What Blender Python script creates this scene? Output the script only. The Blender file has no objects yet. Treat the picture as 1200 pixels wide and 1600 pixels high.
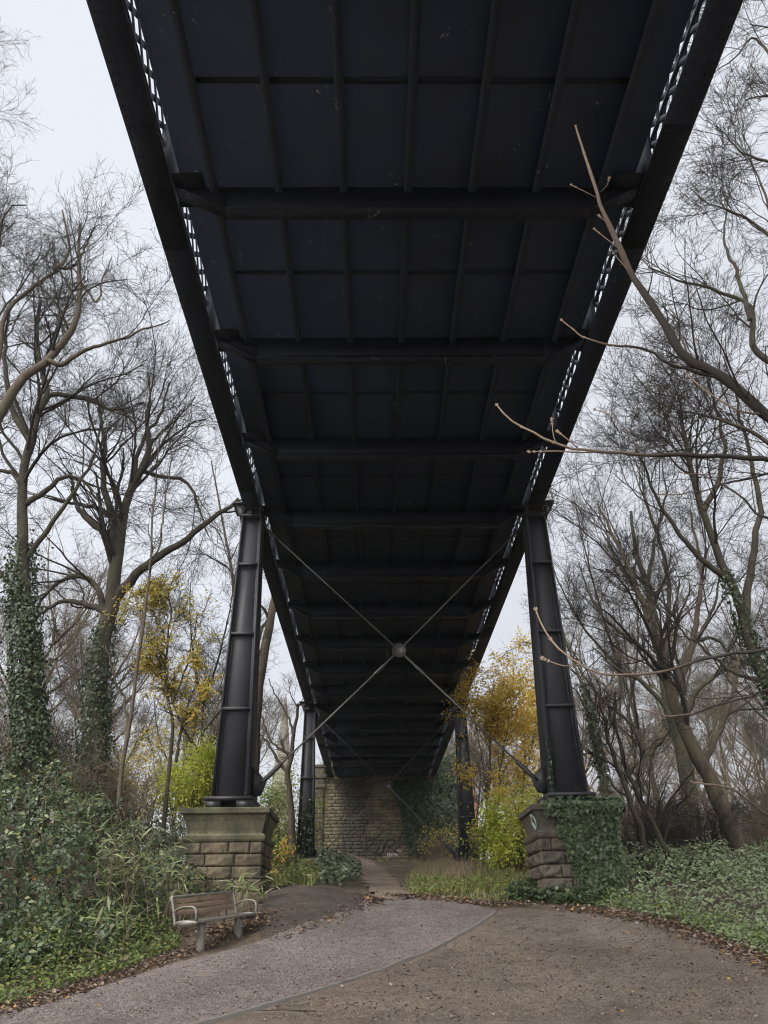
import bpy, math, random
import numpy as np
from mathutils import Vector

PI = math.pi
scene = bpy.context.scene
C = scene.collection

# ------------------------------------------------------------------ camera
EYE = np.array([-0.55, 0.0, 1.75])
PITCH = math.radians(27.9)
YAW = math.radians(0.95)
FPX = 1230.0
cam_d = bpy.data.cameras.new("camera")
cam = bpy.data.objects.new("camera", cam_d)
C.objects.link(cam)
cam.location = EYE
cam.rotation_euler = (PI / 2 + PITCH, 0, -YAW)
cam_d.sensor_fit = 'VERTICAL'
cam_d.sensor_height = 24.0
cam_d.sensor_width = 18.0
cam_d.lens = FPX / 1600.0 * 24.0
cam_d.clip_start = 0.05
cam_d.clip_end = 4000
scene.camera = cam

_r = np.array([math.cos(YAW), -math.sin(YAW), 0.0])
_fh = np.array([math.sin(YAW), math.cos(YAW), 0.0])
_f = _fh * math.cos(PITCH) + np.array([0, 0, math.sin(PITCH)])
_u = -_fh * math.sin(PITCH) + np.array([0, 0, math.cos(PITCH)])
ROLL = 0.0141
_r, _u = _r * math.cos(ROLL) - _u * math.sin(ROLL), _u * math.cos(ROLL) + _r * math.sin(ROLL)
from mathutils import Matrix
cam.rotation_euler = Matrix([[_r[k], _u[k], -_f[k]] for k in range(3)]).to_euler()


def ray(px, py):
    return _f + _r * ((px - 600.0) / FPX) + _u * ((800.0 - py) / FPX)


def at(px, py, Y):
    """world point at distance Y along the bridge that stands at a spot of the photograph"""
    d = ray(px, py)
    return EYE + d * ((Y - EYE[1]) / d[1])


# ------------------------------------------------------------------ terrain
def sstep(e0, e1, x):
    t = np.clip((np.asarray(x, float) - e0) / (e1 - e0), 0, 1)
    return t * t * (3 - 2 * t)


def sn(x, y, s, seed=0.0):
    """smooth pseudo noise about -1..1"""
    x = np.asarray(x, float) * s
    y = np.asarray(y, float) * s
    return (np.sin(x * 1.7 + y * 0.9 + seed) + np.sin(-x * 1.1 + y * 2.1 + seed * 2.3 + 1.3)
            + np.sin(x * 2.9 - y * 1.3 + seed * 1.7 + 4.0) * 0.6
            + np.sin(x * 4.3 + y * 3.7 + seed * 3.1 + 2.0) * 0.4) / 3.0


def edge_x(y):
    """left edge of the open ground as a function of y"""
    return np.interp(y, [-30, 7, 9, 11, 13, 15, 16.5, 19, 24, 60], [-4.5, -4.4, -4.0, -3.2, -2.9, -2.75, -2.9, -3.4, -4.0, -5.5])


def g(x, y):
    x = np.asarray(x, float)
    y = np.asarray(y, float)
    z = np.interp(y, [-40, -15, 0, 9, 14, 16, 18.5, 22, 58, 120, 900], [-2.2, -1.6, 0, 0.95, 1.55, 2.0, 2.42, 2.75, 5.75, 9.0, 9.0])
    ex = edge_x(y)
    d = ex - x
    z = z + 2.1 * sstep(0.6, 7.5, d) * sstep(4, 12, y) * (1 - sstep(36, 60, y))
    z = z + 0.3 * np.exp(-((x + 1.9) / 1.1) ** 2 - ((y - 17.0) / 2.2) ** 2)
    z = z + 0.75 * np.exp(-((x + 3.0) / 2.0) ** 2 - ((y - 52.0) / 5.0) ** 2)
    z = z + 0.5 * np.exp(-((x + 3.2) / 1.4) ** 2 - ((y - 38.0) / 6.0) ** 2)
    far = sstep(20, 40, np.hypot(x, y - 20))
    z = z + 0.03 * sn(x, y, 0.5, 1.0) + 0.5 * far * sn(x, y, 0.06, 2.0)
    z = z + 0.4 * sstep(6, 16, x) * sstep(10, 30, y)
    return z


def gp(px, py):
    """point where the line of sight through a spot of the photograph meets the ground"""
    d = ray(px, py)
    t0, t = 1.0, 1.0
    while t < 300:
        p = EYE + d * t
        if p[2] < g(p[0], p[1]):
            break
        t0 = t
        t += 0.15
    lo, hi = t0, t
    for _ in range(25):
        m = (lo + hi) / 2
        p = EYE + d * m
        if p[2] < g(p[0], p[1]):
            hi = m
        else:
            lo = m
    p = EYE + d * hi
    return np.array([p[0], p[1], float(g(p[0], p[1]))])


# ------------------------------------------------------------------ objects
def link(o, parent=None):
    C.objects.link(o)
    if parent is not None:
        o.parent = parent
    return o


def tag(o, label=None, cat=None, group=None, kind=None):
    if label:
        o["label"] = label
    if cat:
        o["category"] = cat
    if group:
        o["group"] = group
    if kind:
        o["kind"] = kind
    return o


def empty(name, loc, rz=0.0):
    o = bpy.data.objects.new(name, None)
    o.empty_display_size = 0.3
    o.location = [float(v) for v in loc]
    o.rotation_euler = (0, 0, rz)
    return link(o)


def copy_tree(o, parent=None):
    c = o.copy()
    C.objects.link(c)
    if parent is not None:
        c.parent = parent
    for ch in list(o.children):
        copy_tree(ch, c)
    return c


def mesh_np(name, V, Fs, smooth=False):
    V = np.asarray(V, np.float32).reshape(-1, 3)
    me = bpy.data.meshes.new(name)
    me.vertices.add(len(V))
    me.vertices.foreach_set("co", V.ravel())
    Fs = [np.asarray(F, np.int32) for F in Fs if len(F)]
    nl = sum(F.size for F in Fs)
    npoly = sum(len(F) for F in Fs)
    me.loops.add(nl)
    me.loops.foreach_set("vertex_index", np.concatenate([F.ravel() for F in Fs]))
    me.polygons.add(npoly)
    starts, off = [], 0
    for F in Fs:
        k = F.shape[1]
        starts.append(off + np.arange(len(F)) * k)
        off += F.size
    me.polygons.foreach_set("loop_start", np.concatenate(starts).astype(np.int32))
    if smooth:
        me.polygons.foreach_set("use_smooth", np.ones(npoly, bool))
    me.update(calc_edges=True)
    return me


def unit_(a):
    return a / (np.linalg.norm(a, axis=-1, keepdims=True) + 1e-9)


class MB:
    """collects boxes, bars, tubes and raw faces, then links them as one mesh object"""

    def __init__(self):
        self.V, self.n = [], 0
        self.F = {}

    def add(self, V, *Fs):
        V = np.asarray(V, float).reshape(-1, 3)
        for F in Fs:
            F = np.asarray(F, np.int64)
            if F.size:
                self.F.setdefault(F.shape[1], []).append(F + self.n)
        self.V.append(V)
        self.n += len(V)

    def hexa(self, P):
        """eight corners: bottom ring then top ring"""
        self.add(P, [[3, 2, 1, 0], [4, 5, 6, 7], [0, 1, 5, 4], [1, 2, 6, 5], [2, 3, 7, 6], [3, 0, 4, 7]])

    def box(self, x0, x1, y0, y1, z0, z1):
        self.hexa([(x0, y0, z0), (x1, y0, z0), (x1, y1, z0), (x0, y1, z0), (x0, y0, z1), (x1, y0, z1), (x1, y1, z1), (x0, y1, z1)])

    def bar(self, a, b, w, h, up=(0, 0, 1)):
        a, b = np.array(a, float), np.array(b, float)
        t = b - a
        t /= np.linalg.norm(t)
        s = np.cross(t, np.array(up, float))
        if np.linalg.norm(s) < 1e-6:
            s = np.cross(t, (1, 0, 0))
        s /= np.linalg.norm(s)
        n = np.cross(s, t)
        s, n = s * w / 2, n * h / 2
        self.hexa([a - s - n, a + s - n, b + s - n, b - s - n, a - s + n, a + s + n, b + s + n, b - s + n])

    def tube(self, pts, r, k=8, caps=True):
        P = np.array(pts, float)[None]
        R = np.broadcast_to(np.asarray(r, float), (P.shape[1],))[None]
        V, F = tubes(P, R, k, np.random.default_rng(1))
        self.add(V, F)
        if caps:
            m = P.shape[1]
            self.F.setdefault(k, []).append(np.array([[self.n - m * k + i for i in range(k)][::-1]]))
            self.F.setdefault(k, []).append(np.array([[self.n - k + i for i in range(k)]]))

    def ribbon(self, P, w, h):
        """flat bar swept along P, its width along x"""
        P = np.asarray(P, float)
        T = unit_(np.gradient(P, axis=0))
        sx = np.array([1.0, 0, 0])
        n = unit_(np.cross(T, sx))
        V = np.stack([P - sx * w / 2 - n * h / 2, P + sx * w / 2 - n * h / 2, P + sx * w / 2 + n * h / 2, P - sx * w / 2 + n * h / 2], 1).reshape(-1, 3)
        m = len(P)
        i = np.arange(m - 1) * 4
        self.add(V, np.concatenate([np.stack([i + a, i + (a + 1) % 4, i + 4 + (a + 1) % 4, i + 4 + a], -1) for a in range(4)] + [np.array([[3, 2, 1, 0], [m * 4 - 4, m * 4 - 3, m * 4 - 2, m * 4 - 1]])]))

    def build(self, name, mat, parent=None, smooth=False, bevel=0.0, origin=None):
        V = np.concatenate(self.V)
        if origin is not None:
            V = V - np.asarray(origin, float)
        me = mesh_np(name, V, [np.concatenate(f) for f in self.F.values()], smooth)
        me.materials.append(mat)
        o = link(bpy.data.objects.new(name, me), parent)
        if bevel:
            m = o.modifiers.new("bevel", 'BEVEL')
            m.width = bevel
            m.segments = 2
            m.limit_method = 'ANGLE'
        return o


def tubes(P, R, K, rng):
    N, S, _ = P.shape
    T = np.gradient(P, axis=1)
    T /= np.linalg.norm(T, axis=2, keepdims=True) + 1e-9
    ref = rng.normal(size=(N, 1, 3))
    ref = np.where(np.abs((ref * T[:, :1]).sum(2, keepdims=True)) > 0.95 * np.linalg.norm(ref, axis=2, keepdims=True), ref[:, :, [1, 2, 0]], ref)
    U = ref - (ref * T).sum(2, keepdims=True) * T
    U /= np.linalg.norm(U, axis=2, keepdims=True) + 1e-9
    W = np.cross(T, U)
    a = np.arange(K) * 2 * PI / K
    V = P[:, :, None, :] + R[:, :, None, None] * (np.cos(a)[None, None, :, None] * U[:, :, None, :] + np.sin(a)[None, None, :, None] * W[:, :, None, :])
    idx = np.arange(N * S * K).reshape(N, S, K)
    i0, i1 = idx[:, :-1], idx[:, 1:]
    F = np.stack([i0, np.roll(i0, -1, 2), np.roll(i1, -1, 2), i1], -1).reshape(-1, 4)
    return V.reshape(-1, 3), F


def spline(pts, S):
    """Catmull-Rom through pts, S samples"""
    P = np.array(pts, float)
    if len(P) == 2:
        t = np.linspace(0, 1, S)[:, None]
        return P[0] * (1 - t) + P[1] * t
    P = np.vstack([2 * P[0] - P[1], P, 2 * P[-1] - P[-2]])
    L = np.linalg.norm(np.diff(P[1:-1], axis=0), axis=1)
    cum = np.concatenate([[0], np.cumsum(L)])
    out = []
    for d in np.linspace(0, cum[-1], S):
        i = min(int(np.searchsorted(cum, d, side='right')) - 1, len(L) - 1)
        t = (d - cum[i]) / max(L[i], 1e-9)
        p0, p1, p2, p3 = P[i], P[i + 1], P[i + 2], P[i + 3]
        out.append(0.5 * (2 * p1 + (p2 - p0) * t + (2 * p0 - 5 * p1 + 4 * p2 - p3) * t * t + (3 * p1 - p0 - 3 * p2 + p3) * t ** 3))
    return np.array(out)


# ------------------------------------------------------------------ materials
class NT:
    def __init__(self, name):
        self.m = bpy.data.materials.new(name)
        self.m.use_nodes = True
        self.t = self.m.node_tree
        self.b = self.t.nodes["Principled BSDF"]
        self.out = self.t.nodes["Material Output"]

    def n(self, typ, **kw):
        nd = self.t.nodes.new(typ)
        for k, v in kw.items():
            if k in nd.inputs:
                nd.inputs[k].default_value = v
            else:
                setattr(nd, k, v)
        return nd

    def l(self, a, b):
        self.t.links.new(a, b)

    def coord(self, scale=(1, 1, 1)):
        c = self.n("ShaderNodeTexCoord")
        mp = self.n("ShaderNodeMapping")
        mp.inputs["Scale"].default_value = scale
        self.l(c.outputs["Object"], mp.inputs["Vector"])
        return mp.outputs["Vector"]

    def noise(self, scale, detail=4, rough=0.6, vec=None, dist=0.0):
        nd = self.n("ShaderNodeTexNoise")
        nd.inputs["Scale"].default_value = scale
        nd.inputs["Detail"].default_value = detail
        nd.inputs["Roughness"].default_value = rough
        nd.inputs["Distortion"].default_value = dist
        if vec is not None:
            self.l(vec, nd.inputs["Vector"])
        return nd.outputs["Fac"]

    def ramp(self, fac, stops, interp='LINEAR'):
        r = self.n("ShaderNodeValToRGB")
        cr = r.color_ramp
        cr.interpolation = interp
        while len(cr.elements) > 1:
            cr.elements.remove(cr.elements[0])
        for i, (p, c) in enumerate(stops):
            if isinstance(c, (int, float)):
                c = (c, c, c)
            e = cr.elements[0] if i == 0 else cr.elements.new(p)
            e.position = p
            e.color = (c[0], c[1], c[2], 1)
        self.l(fac, r.inputs["Fac"])
        return r.outputs["Color"]

    def mix(self, fac, a, b, mode='MIX'):
        m = self.n("ShaderNodeMix", data_type='RGBA', blend_type=mode)
        for sock, v in ((m.inputs[0], fac), (m.inputs[6], a), (m.inputs[7], b)):
            if isinstance(v, bpy.types.NodeSocket):
                self.l(v, sock)
            elif isinstance(v, (int, float)):
                sock.default_value = v
            else:
                sock.default_value = (v[0], v[1], v[2], 1)
        return m.outputs[2]

    def bump(self, h, strength=0.3, dist=0.02, prev=None):
        b = self.n("ShaderNodeBump")
        b.inputs["Strength"].default_value = strength
        b.inputs["Distance"].default_value = dist
        self.l(h, b.inputs["Height"])
        if prev is not None:
            self.l(prev, b.inputs["Normal"])
        return b.outputs["Normal"]

    def fin(self, col=None, rough=0.7, normal=None, metal=0.0, spec=0.5):
        if col is not None:
            if isinstance(col, bpy.types.NodeSocket):
                self.l(col, self.b.inputs["Base Color"])
            else:
                self.b.inputs["Base Color"].default_value = (*col, 1)
        if isinstance(rough, bpy.types.NodeSocket):
            self.l(rough, self.b.inputs["Roughness"])
        else:
            self.b.inputs["Roughness"].default_value = rough
        self.b.inputs["Metallic"].default_value = metal
        self.b.inputs["Specular IOR Level"].default_value = spec
        if normal is not None:
            self.l(normal, self.b.inputs["Normal"])
        return self.m


def iron(name, c, flake=0.0, rough=0.55, rust=0.25):
    t = NT(name)
    v = t.coord()
    a = t.noise(1.3, 6, 0.65, v)
    col = t.ramp(a, [(0.3, [x * 0.75 for x in c]), (0.7, [x * 1.3 for x in c])])
    r = t.noise(2.2, 8, 0.7, v, 0.6)
    col = t.mix(t.ramp(r, [(0.6, 0.0), (0.75, rust)]), col, (0.07, 0.045, 0.03))
    if flake:
        f1 = t.noise(0.8, 2, 0.5, v)
        f2 = t.noise(7.0, 8, 0.75, t.coord((1.0, 0.45, 1.0)), 1.5)
        mul = t.n("ShaderNodeMath", operation='MULTIPLY')
        t.l(t.ramp(f1, [(0.53, 0.0), (0.58, 1.0)]), mul.inputs[0])
        t.l(t.ramp(f2, [(0.62, 0.0), (0.66, flake)]), mul.inputs[1])
        col = t.mix(mul.outputs[0], col, (0.3, 0.27, 0.24))
    nrm = t.bump(t.noise(9, 6, 0.6, v), 0.25, 0.02)
    return t.fin(col, t.ramp(a, [(0.3, rough - 0.08), (0.7, rough + 0.12)]), nrm, spec=0.4)


M = {}
M["iron_column"] = iron("painted_iron_column", (0.028, 0.028, 0.034), 0.5, 0.6, 0.5)
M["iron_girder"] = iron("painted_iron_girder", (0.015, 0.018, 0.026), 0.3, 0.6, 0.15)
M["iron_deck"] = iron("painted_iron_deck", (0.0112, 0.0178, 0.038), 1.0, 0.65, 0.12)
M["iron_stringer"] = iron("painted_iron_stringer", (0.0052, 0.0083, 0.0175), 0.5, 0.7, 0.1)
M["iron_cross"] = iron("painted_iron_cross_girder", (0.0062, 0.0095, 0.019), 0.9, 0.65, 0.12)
M["iron_girder"].node_tree.nodes["Principled BSDF"].inputs["Specular IOR Level"].default_value = 0.15
M["rod"] = iron("grey_painted_rod", (0.062, 0.06, 0.058), 0.0, 0.45, 0.2)
M["black_iron"] = iron("black_iron", (0.018, 0.018, 0.02), 0.2, 0.5, 0.1)


def stone(name, base, red, moss, mossamt, soot, sootscale, sootlo, bandx=None):
    t = NT(name)
    v = t.coord()
    geo = t.n("ShaderNodeNewGeometry")
    isl = geo.outputs["Random Per Island"]
    col = t.ramp(isl, [(0.0, [x * 0.72 for x in base]), (0.45, base), (0.7, [x * 1.2 for x in base]), (0.85, red), (1.0, [x * 0.85 for x in base])])
    grain = t.noise(14, 8, 0.7, v)
    col = t.mix(1.0, col, t.ramp(grain, [(0.3, 0.6), (0.7, 1.25)]), 'MULTIPLY')
    ms = t.noise(1.1, 6, 0.6, v)
    col = t.mix(t.ramp(ms, [(0.5, 0.0), (0.68, mossamt)]), col, moss)
    sv = t.coord((1.0, 1.0, 0.45))
    so = t.noise(sootscale, 5, 0.62, sv)
    col = t.mix(t.ramp(so, [(sootlo, 0.0), (sootlo + 0.2, 0.9)]), col, soot)
    if bandx:
        c = t.n("ShaderNodeTexCoord")
        s = t.n("ShaderNodeSeparateXYZ")
        t.l(c.outputs["Object"], s.inputs[0])
        wob = t.n("ShaderNodeMath", operation='MULTIPLY_ADD')
        t.l(t.noise(0.9, 5, 0.6, v), wob.inputs[0])
        wob.inputs[1].default_value = 2.2
        t.l(s.outputs["X"], wob.inputs[2])
        mr = t.n("ShaderNodeMapRange")
        mr.inputs["From Min"].default_value = bandx[0]
        mr.inputs["From Max"].default_value = bandx[1]
        t.l(wob.outputs[0], mr.inputs["Value"])
        col = t.mix(t.ramp(mr.outputs[0], [(0.0, 0.0), (0.3, 0.88), (0.7, 0.88), (1.0, 0.0)]), col, soot)
    nrm = t.bump(t.noise(22, 8, 0.7, v), 0.6, 0.03)
    return t.fin(col, 0.9, nrm, spec=0.25)


M["stone_pier"] = stone("sandstone_pier", (0.145, 0.118, 0.08), (0.15, 0.108, 0.074), (0.085, 0.088, 0.036), 0.8, (0.035, 0.032, 0.026), 1.8, 0.46)
M["stone_dark"] = stone("sandstone_soot", (0.085, 0.072, 0.057), (0.1, 0.075, 0.055), (0.06, 0.065, 0.035), 0.4, (0.03, 0.028, 0.025), 1.2, 0.5)
M["stone_wall"] = stone("sandstone_abutment", (0.15, 0.128, 0.087), (0.145, 0.1, 0.075), (0.13, 0.13, 0.06), 0.4, (0.04, 0.036, 0.03), 0.45, 0.6, (-2.3, 0.8))
M["stone_cap"] = stone("sandstone_cap_mossy", (0.12, 0.107, 0.068), (0.12, 0.107, 0.068), (0.07, 0.078, 0.034), 0.9, (0.03, 0.03, 0.022), 1.7, 0.46)
M["mortar"] = NT("dark_mortar").fin((0.06, 0.052, 0.04), 0.95)
M["stone_far"] = NT("far_grey_stone").fin((0.15, 0.138, 0.105), 0.9)
M["verdigris"] = NT("verdigris_stain").fin((0.2, 0.27, 0.25), 0.8)


def ground_mat(name, c1, c2, speck, sscale, bumpd, bstr, litter=0.0):
    t = NT(name)
    v = t.coord()
    big = t.noise(0.5, 5, 0.6, v)
    col = t.ramp(big, [(0.3, c1), (0.7, c2)])
    wide = t.noise(0.9, 4, 0.55, t.coord((1, .7, 1)), .8)
    col = t.mix(1.0, col, t.ramp(wide, [(0.32, 0.7), (0.5, 1.0), (0.72, 1.18)]), 'MULTIPLY')
    med = t.noise(5.0, 6, 0.7, v)
    col = t.mix(1.0, col, t.ramp(med, [(0.3, 0.72), (0.7, 1.2)]), 'MULTIPLY')
    vo = t.n("ShaderNodeTexVoronoi")
    vo.inputs["Scale"].default_value = sscale
    t.l(v, vo.inputs["Vector"])
    sx = t.n("ShaderNodeSeparateColor")
    t.l(vo.outputs["Color"], sx.inputs[0])
    col = t.mix(1.0, col, t.ramp(sx.outputs[0], [(0.0, 1 - speck), (0.5, 1.0), (0.9, 1 + speck * 0.6), (1.0, 1 + speck * 1.8)]), 'MULTIPLY')
    # dark fibrous bits lying about
    fib = t.noise(16, 6, 0.8, t.coord((0.5, 1.3, 1)), 1.2)
    col = t.mix(t.ramp(fib, [(0.62, 0.0), (0.68, 0.75)]), col, (0.03, 0.024, 0.02))
    if litter:
        lf = t.noise(2.3, 7, 0.8, v)
        col = t.mix(t.ramp(lf, [(0.55, 0.0), (0.62, litter)]), col, (0.09, 0.05, 0.025))
    n1 = t.bump(vo.outputs["Distance"], bstr, bumpd)
    n2 = t.bump(t.noise(8, 8, 0.75, v), 0.55, 0.05, n1)
    return t.fin(col, 0.92, n2, spec=0.2)


M["gravel"] = ground_mat("pinkish_grey_gravel", (0.128, 0.107, 0.1), (0.188, 0.159, 0.149), 0.5, 70, 0.012, 0.9)
M["dirt"] = ground_mat("brown_trodden_dirt", (0.1, 0.078, 0.063), (0.158, 0.127, 0.106), 0.35, 75, 0.01, 0.8)
M["trail"] = ground_mat("paler_brown_trail_dirt", (0.135, 0.102, 0.078), (0.2, 0.157, 0.125), 0.4, 75, 0.01, 0.8)
M["soil"] = ground_mat("dark_leafy_soil", (0.08, 0.062, 0.046), (0.13, 0.1, 0.074), 0.4, 50, 0.02, 0.8, 0.7)
M["mound"] = ground_mat("dark_bare_earth", (0.045, 0.036, 0.03), (0.078, 0.062, 0.052), 0.35, 60, 0.015, 0.8)


def wood_mat(name, a, b):
    t = NT(name)
    v = t.coord((1, 14, 14))
    n = t.noise(3, 6, 0.7, v, 0.8)
    col = t.ramp(n, [(0.3, a), (0.7, b)])
    d = t.noise(2.5, 5, 0.6, t.coord())
    col = t.mix(t.ramp(d, [(0.55, 0.0), (0.7, 0.7)]), col, (0.035, 0.03, 0.022))
    return t.fin(col, 0.7, t.bump(n, 0.4, 0.01))


M["bench_wood"] = wood_mat("weathered_brown_wood", (0.13, 0.085, 0.056), (0.26, 0.185, 0.13))
M["seat_wood"] = wood_mat("dark_damp_wood", (0.05, 0.048, 0.04), (0.09, 0.085, 0.065))
_t = NT("dull_galvanised_steel")
_n = _t.noise(6, 6, 0.6, _t.coord())
M["steel"] = _t.fin(_t.ramp(_n, [(0.3, (0.15, 0.142, 0.125)), (0.7, (0.25, 0.235, 0.21))]), 0.5, None, 0.35)
M["edging"] = wood_mat("weathered_edging_board", (0.1, 0.09, 0.08), (0.17, 0.155, 0.14))
M["graffiti"] = NT("black_spray_paint").fin((0.012, 0.012, 0.013), 0.6)
M["graffiti_white"] = NT("white_spray_paint").fin((0.5, 0.48, 0.45), 0.6)
M["roof"] = NT("red_roof_tile").fin((0.3, 0.09, 0.05), 0.8)
M["brick"] = NT("brick_wall").fin((0.25, 0.12, 0.08), 0.9)

# ------------------------------------------------------------------ ground
xs = np.unique(np.concatenate([np.linspace(-300, -100, 9), np.linspace(-100, -14, 30), np.arange(-14, 14, 0.2), np.linspace(14, 100, 30), np.linspace(100, 300, 9)]))
ys = np.unique(np.concatenate([np.linspace(-140, -40, 6), np.linspace(-40, 4, 30), np.arange(4, 24, 0.2), np.arange(24, 62, 0.5), np.linspace(62, 130, 30), np.linspace(130, 420, 12)]))
X, Y = np.meshgrid(xs, ys)
V = np.stack([X, Y, g(X, Y)], -1).reshape(-1, 3)
nx = len(xs)
i = np.arange((len(ys) - 1) * nx).reshape(len(ys) - 1, nx)[:, :-1].ravel()
me = mesh_np("ground", V, [np.stack([i, i + 1, i + nx + 1, i + nx], -1)], True)
me.materials.append(M["soil"])
tag(link(bpy.data.objects.new("ground", me)), kind="structure")


def strip(name, left, right, mat, lift, n=70, m=24, jit=0.05, seed=0, lump=0.0):
    """a sheet laid on the terrain between two edge lines"""
    rng = np.random.default_rng(seed)
    L = spline(left, n)[:, :2]
    R = spline(right, n)[:, :2]
    s = np.arange(n) * 0.9
    L = L + (jit * sn(s, s * 0.3, 1.0, seed))[:, None] + rng.normal(0, jit * 0.3, (n, 2))
    R = R + (jit * sn(s, s * 0.5, 1.0, seed + 3))[:, None] + rng.normal(0, jit * 0.1, (n, 2))
    t = np.linspace(0, 1, m)[None, :, None]
    P = L[:, None] * (1 - t) + R[:, None] * t
    z = g(P[..., 0], P[..., 1]) + lift + lump * np.abs(sn(P[..., 0], P[..., 1], 3.3, seed)) * np.sin(PI * t[..., 0]) + rng.normal(0, lump * .12, P.shape[:2])
    V = np.concatenate([P, z[..., None]], -1).reshape(-1, 3)
    i = np.arange((n - 1) * m).reshape(n - 1, m)[:, :-1].ravel()
    F = np.stack([i, i + 1, i + m + 1, i + m], -1)
    p = V[F[0]]
    if np.cross(p[1] - p[0], p[2] - p[1])[2] < 0:
        F = F[:, ::-1]
    me = mesh_np(name, V, [F], True)
    me.materials.append(mat)
    return tag(link(bpy.data.objects.new(name, me)), kind="structure")


edge_px = [(560, 1530), (650, 1497), (700, 1474), (742, 1449), (774, 1427)]
_e0, _e1 = gp(330, 1600), gp(420, 1574)
edge_pts = [_e0 + (_e0 - _e1) * 3.5, _e0, _e1, gp(500, 1549)] + [gp(*p) for p in edge_px]
gl = [np.array([-6.2, 5.6, 0]), gp(-60, 1600), gp(60, 1575), gp(170, 1540), gp(290, 1503), gp(390, 1477), gp(470, 1447), gp(545, 1422), gp(592, 1406)]
strip("gravel_path", gl + [gp(650, 1404), gp(720, 1411), gp(766, 1421)], edge_pts + [gp(772, 1423)], M["gravel"], 0.02, 90, 30, 0.04, 1)
strip("dirt_path", [p + np.array([0.03, 0, 0]) for p in edge_pts], [np.array([7.5, 4.0, 0]), gp(1290, 1560), gp(1190, 1500), gp(1120, 1470), gp(1050, 1446), gp(980, 1432), gp(900, 1426), gp(840, 1424), gp(795, 1421)],
      M["dirt"], 0.012, 90, 40, 0.05, 2)


def in_poly(px, py, poly):
    r = np.zeros(np.shape(px), bool)
    j = len(poly) - 1
    for i in range(len(poly)):
        xi, yi, xj, yj = poly[i][0], poly[i][1], poly[j][0], poly[j][1]
        r ^= ((yi > py) != (yj > py)) & (px < (xj - xi) * (py - yi) / (yj - yi + 1e-12) + xi)
        j = i
    return r


def patch(name, poly, mat, lift, cell, rough, seed):
    """a rough edged patch of ground lying on the terrain inside an outline"""
    rng = np.random.default_rng(seed)
    p = np.array([[q[0], q[1]] for q in poly])
    lo, hi = p.min(0), p.max(0)
    xs, ys = np.arange(lo[0], hi[0], cell), np.arange(lo[1], hi[1], cell)
    X, Y = np.meshgrid(xs, ys)
    Z = g(X, Y) + lift + rough * np.abs(sn(X, Y, 2.3, seed)) + rng.normal(0, rough * .25, X.shape)
    ok = in_poly(X + .12 * sn(X, Y, 4, 1), Y + .12 * sn(X, Y, 4, 2), p)
    n = len(xs)
    i = np.arange((len(ys) - 1) * n).reshape(len(ys) - 1, n)[:, :-1].ravel()
    F = np.stack([i, i + 1, i + n + 1, i + n], -1)
    F = F[ok.ravel()[F].all(1)]
    used = np.unique(F)
    mp = np.zeros(X.size, int)
    mp[used] = np.arange(len(used))
    V = np.stack([X, Y, Z], -1).reshape(-1, 3)[used]
    me = mesh_np(name, V, [mp[F]], True)
    me.materials.append(mat)
    return tag(link(bpy.data.objects.new(name, me)), kind="structure")


patch("dirt_trail", [gp(575, 1409), gp(572, 1392), gp(560, 1374), gp(544, 1354), gp(520, 1332), gp(545, 1330), gp(585, 1346), gp(603, 1358), gp(620, 1374), gp(636, 1392), gp(646, 1406)], M["trail"], 0.03, .12, .02, 3)
patch("dirt_bank", [gp(396, 1448), gp(402, 1418), gp(412, 1396), gp(432, 1386), gp(470, 1386), gp(530, 1391), gp(588, 1399), gp(612, 1404), gp(600, 1414), gp(575, 1424), gp(535, 1437), gp(500, 1449), gp(462, 1463), gp(425, 1476), gp(400, 1470)], M["mound"], 0.006, .06, .03, 4)

ep = spline(edge_pts, 160)[:, :2]
tn = np.gradient(ep, axis=0)
tn /= np.linalg.norm(tn, axis=1, keepdims=True)
nn = np.column_stack([-tn[:, 1], tn[:, 0]])
rg = np.random.default_rng(2)
wob = np.convolve(rg.normal(0, .02, 170), np.ones(11) / 11, 'valid')[:, None]
wz = np.convolve(rg.normal(0, .015, 170), np.ones(11) / 11, 'valid')
ep = ep + nn * wob
zt_ = g(ep[:, 0], ep[:, 1]) + .042 + wz
q = [np.column_stack([ep + nn * .022, zt_ - .12]), np.column_stack([ep + nn * .022, zt_]), np.column_stack([ep - nn * .022, zt_ - .004]), np.column_stack([ep - nn * .022, zt_ - .12])]
i = np.arange(159)[:, None] * 4
e = MB()
e.add(np.stack(q, 1).reshape(-1, 3), np.concatenate([np.stack([i[:, 0] + a_, i[:, 0] + 4 + a_, i[:, 0] + 4 + b_, i[:, 0] + b_], -1) for a_, b_ in ((0, 1), (1, 2), (2, 3))]))
tag(e.build("path_edging", M["edging"]), "thin weathered grey edging board curving between the gravel path and the brown dirt", "edging")

# ------------------------------------------------------------------ bridge
H0 = 1.75
Zf = H0 + 9.55          # underside of the girders
Zc = H0 + 9.09          # underside of the cross girders
Zd = H0 + 9.63          # deck soffit
Y0, Y1 = -12.0, 58.2
br = empty("footbridge", (0, 58, Zf))
BO = np.array([0, 58, Zf])
tag(br, "long black iron bridge deck on lattice girders running overhead to the stone abutment", "bridge")
rng = np.random.default_rng(5)
dk = MB()
dk.box(-3.29, 3.29, Y0, Y1, Zd, Zd + 0.16)
dk.build("deck_plate", M["iron_deck"], br, origin=BO)
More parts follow.
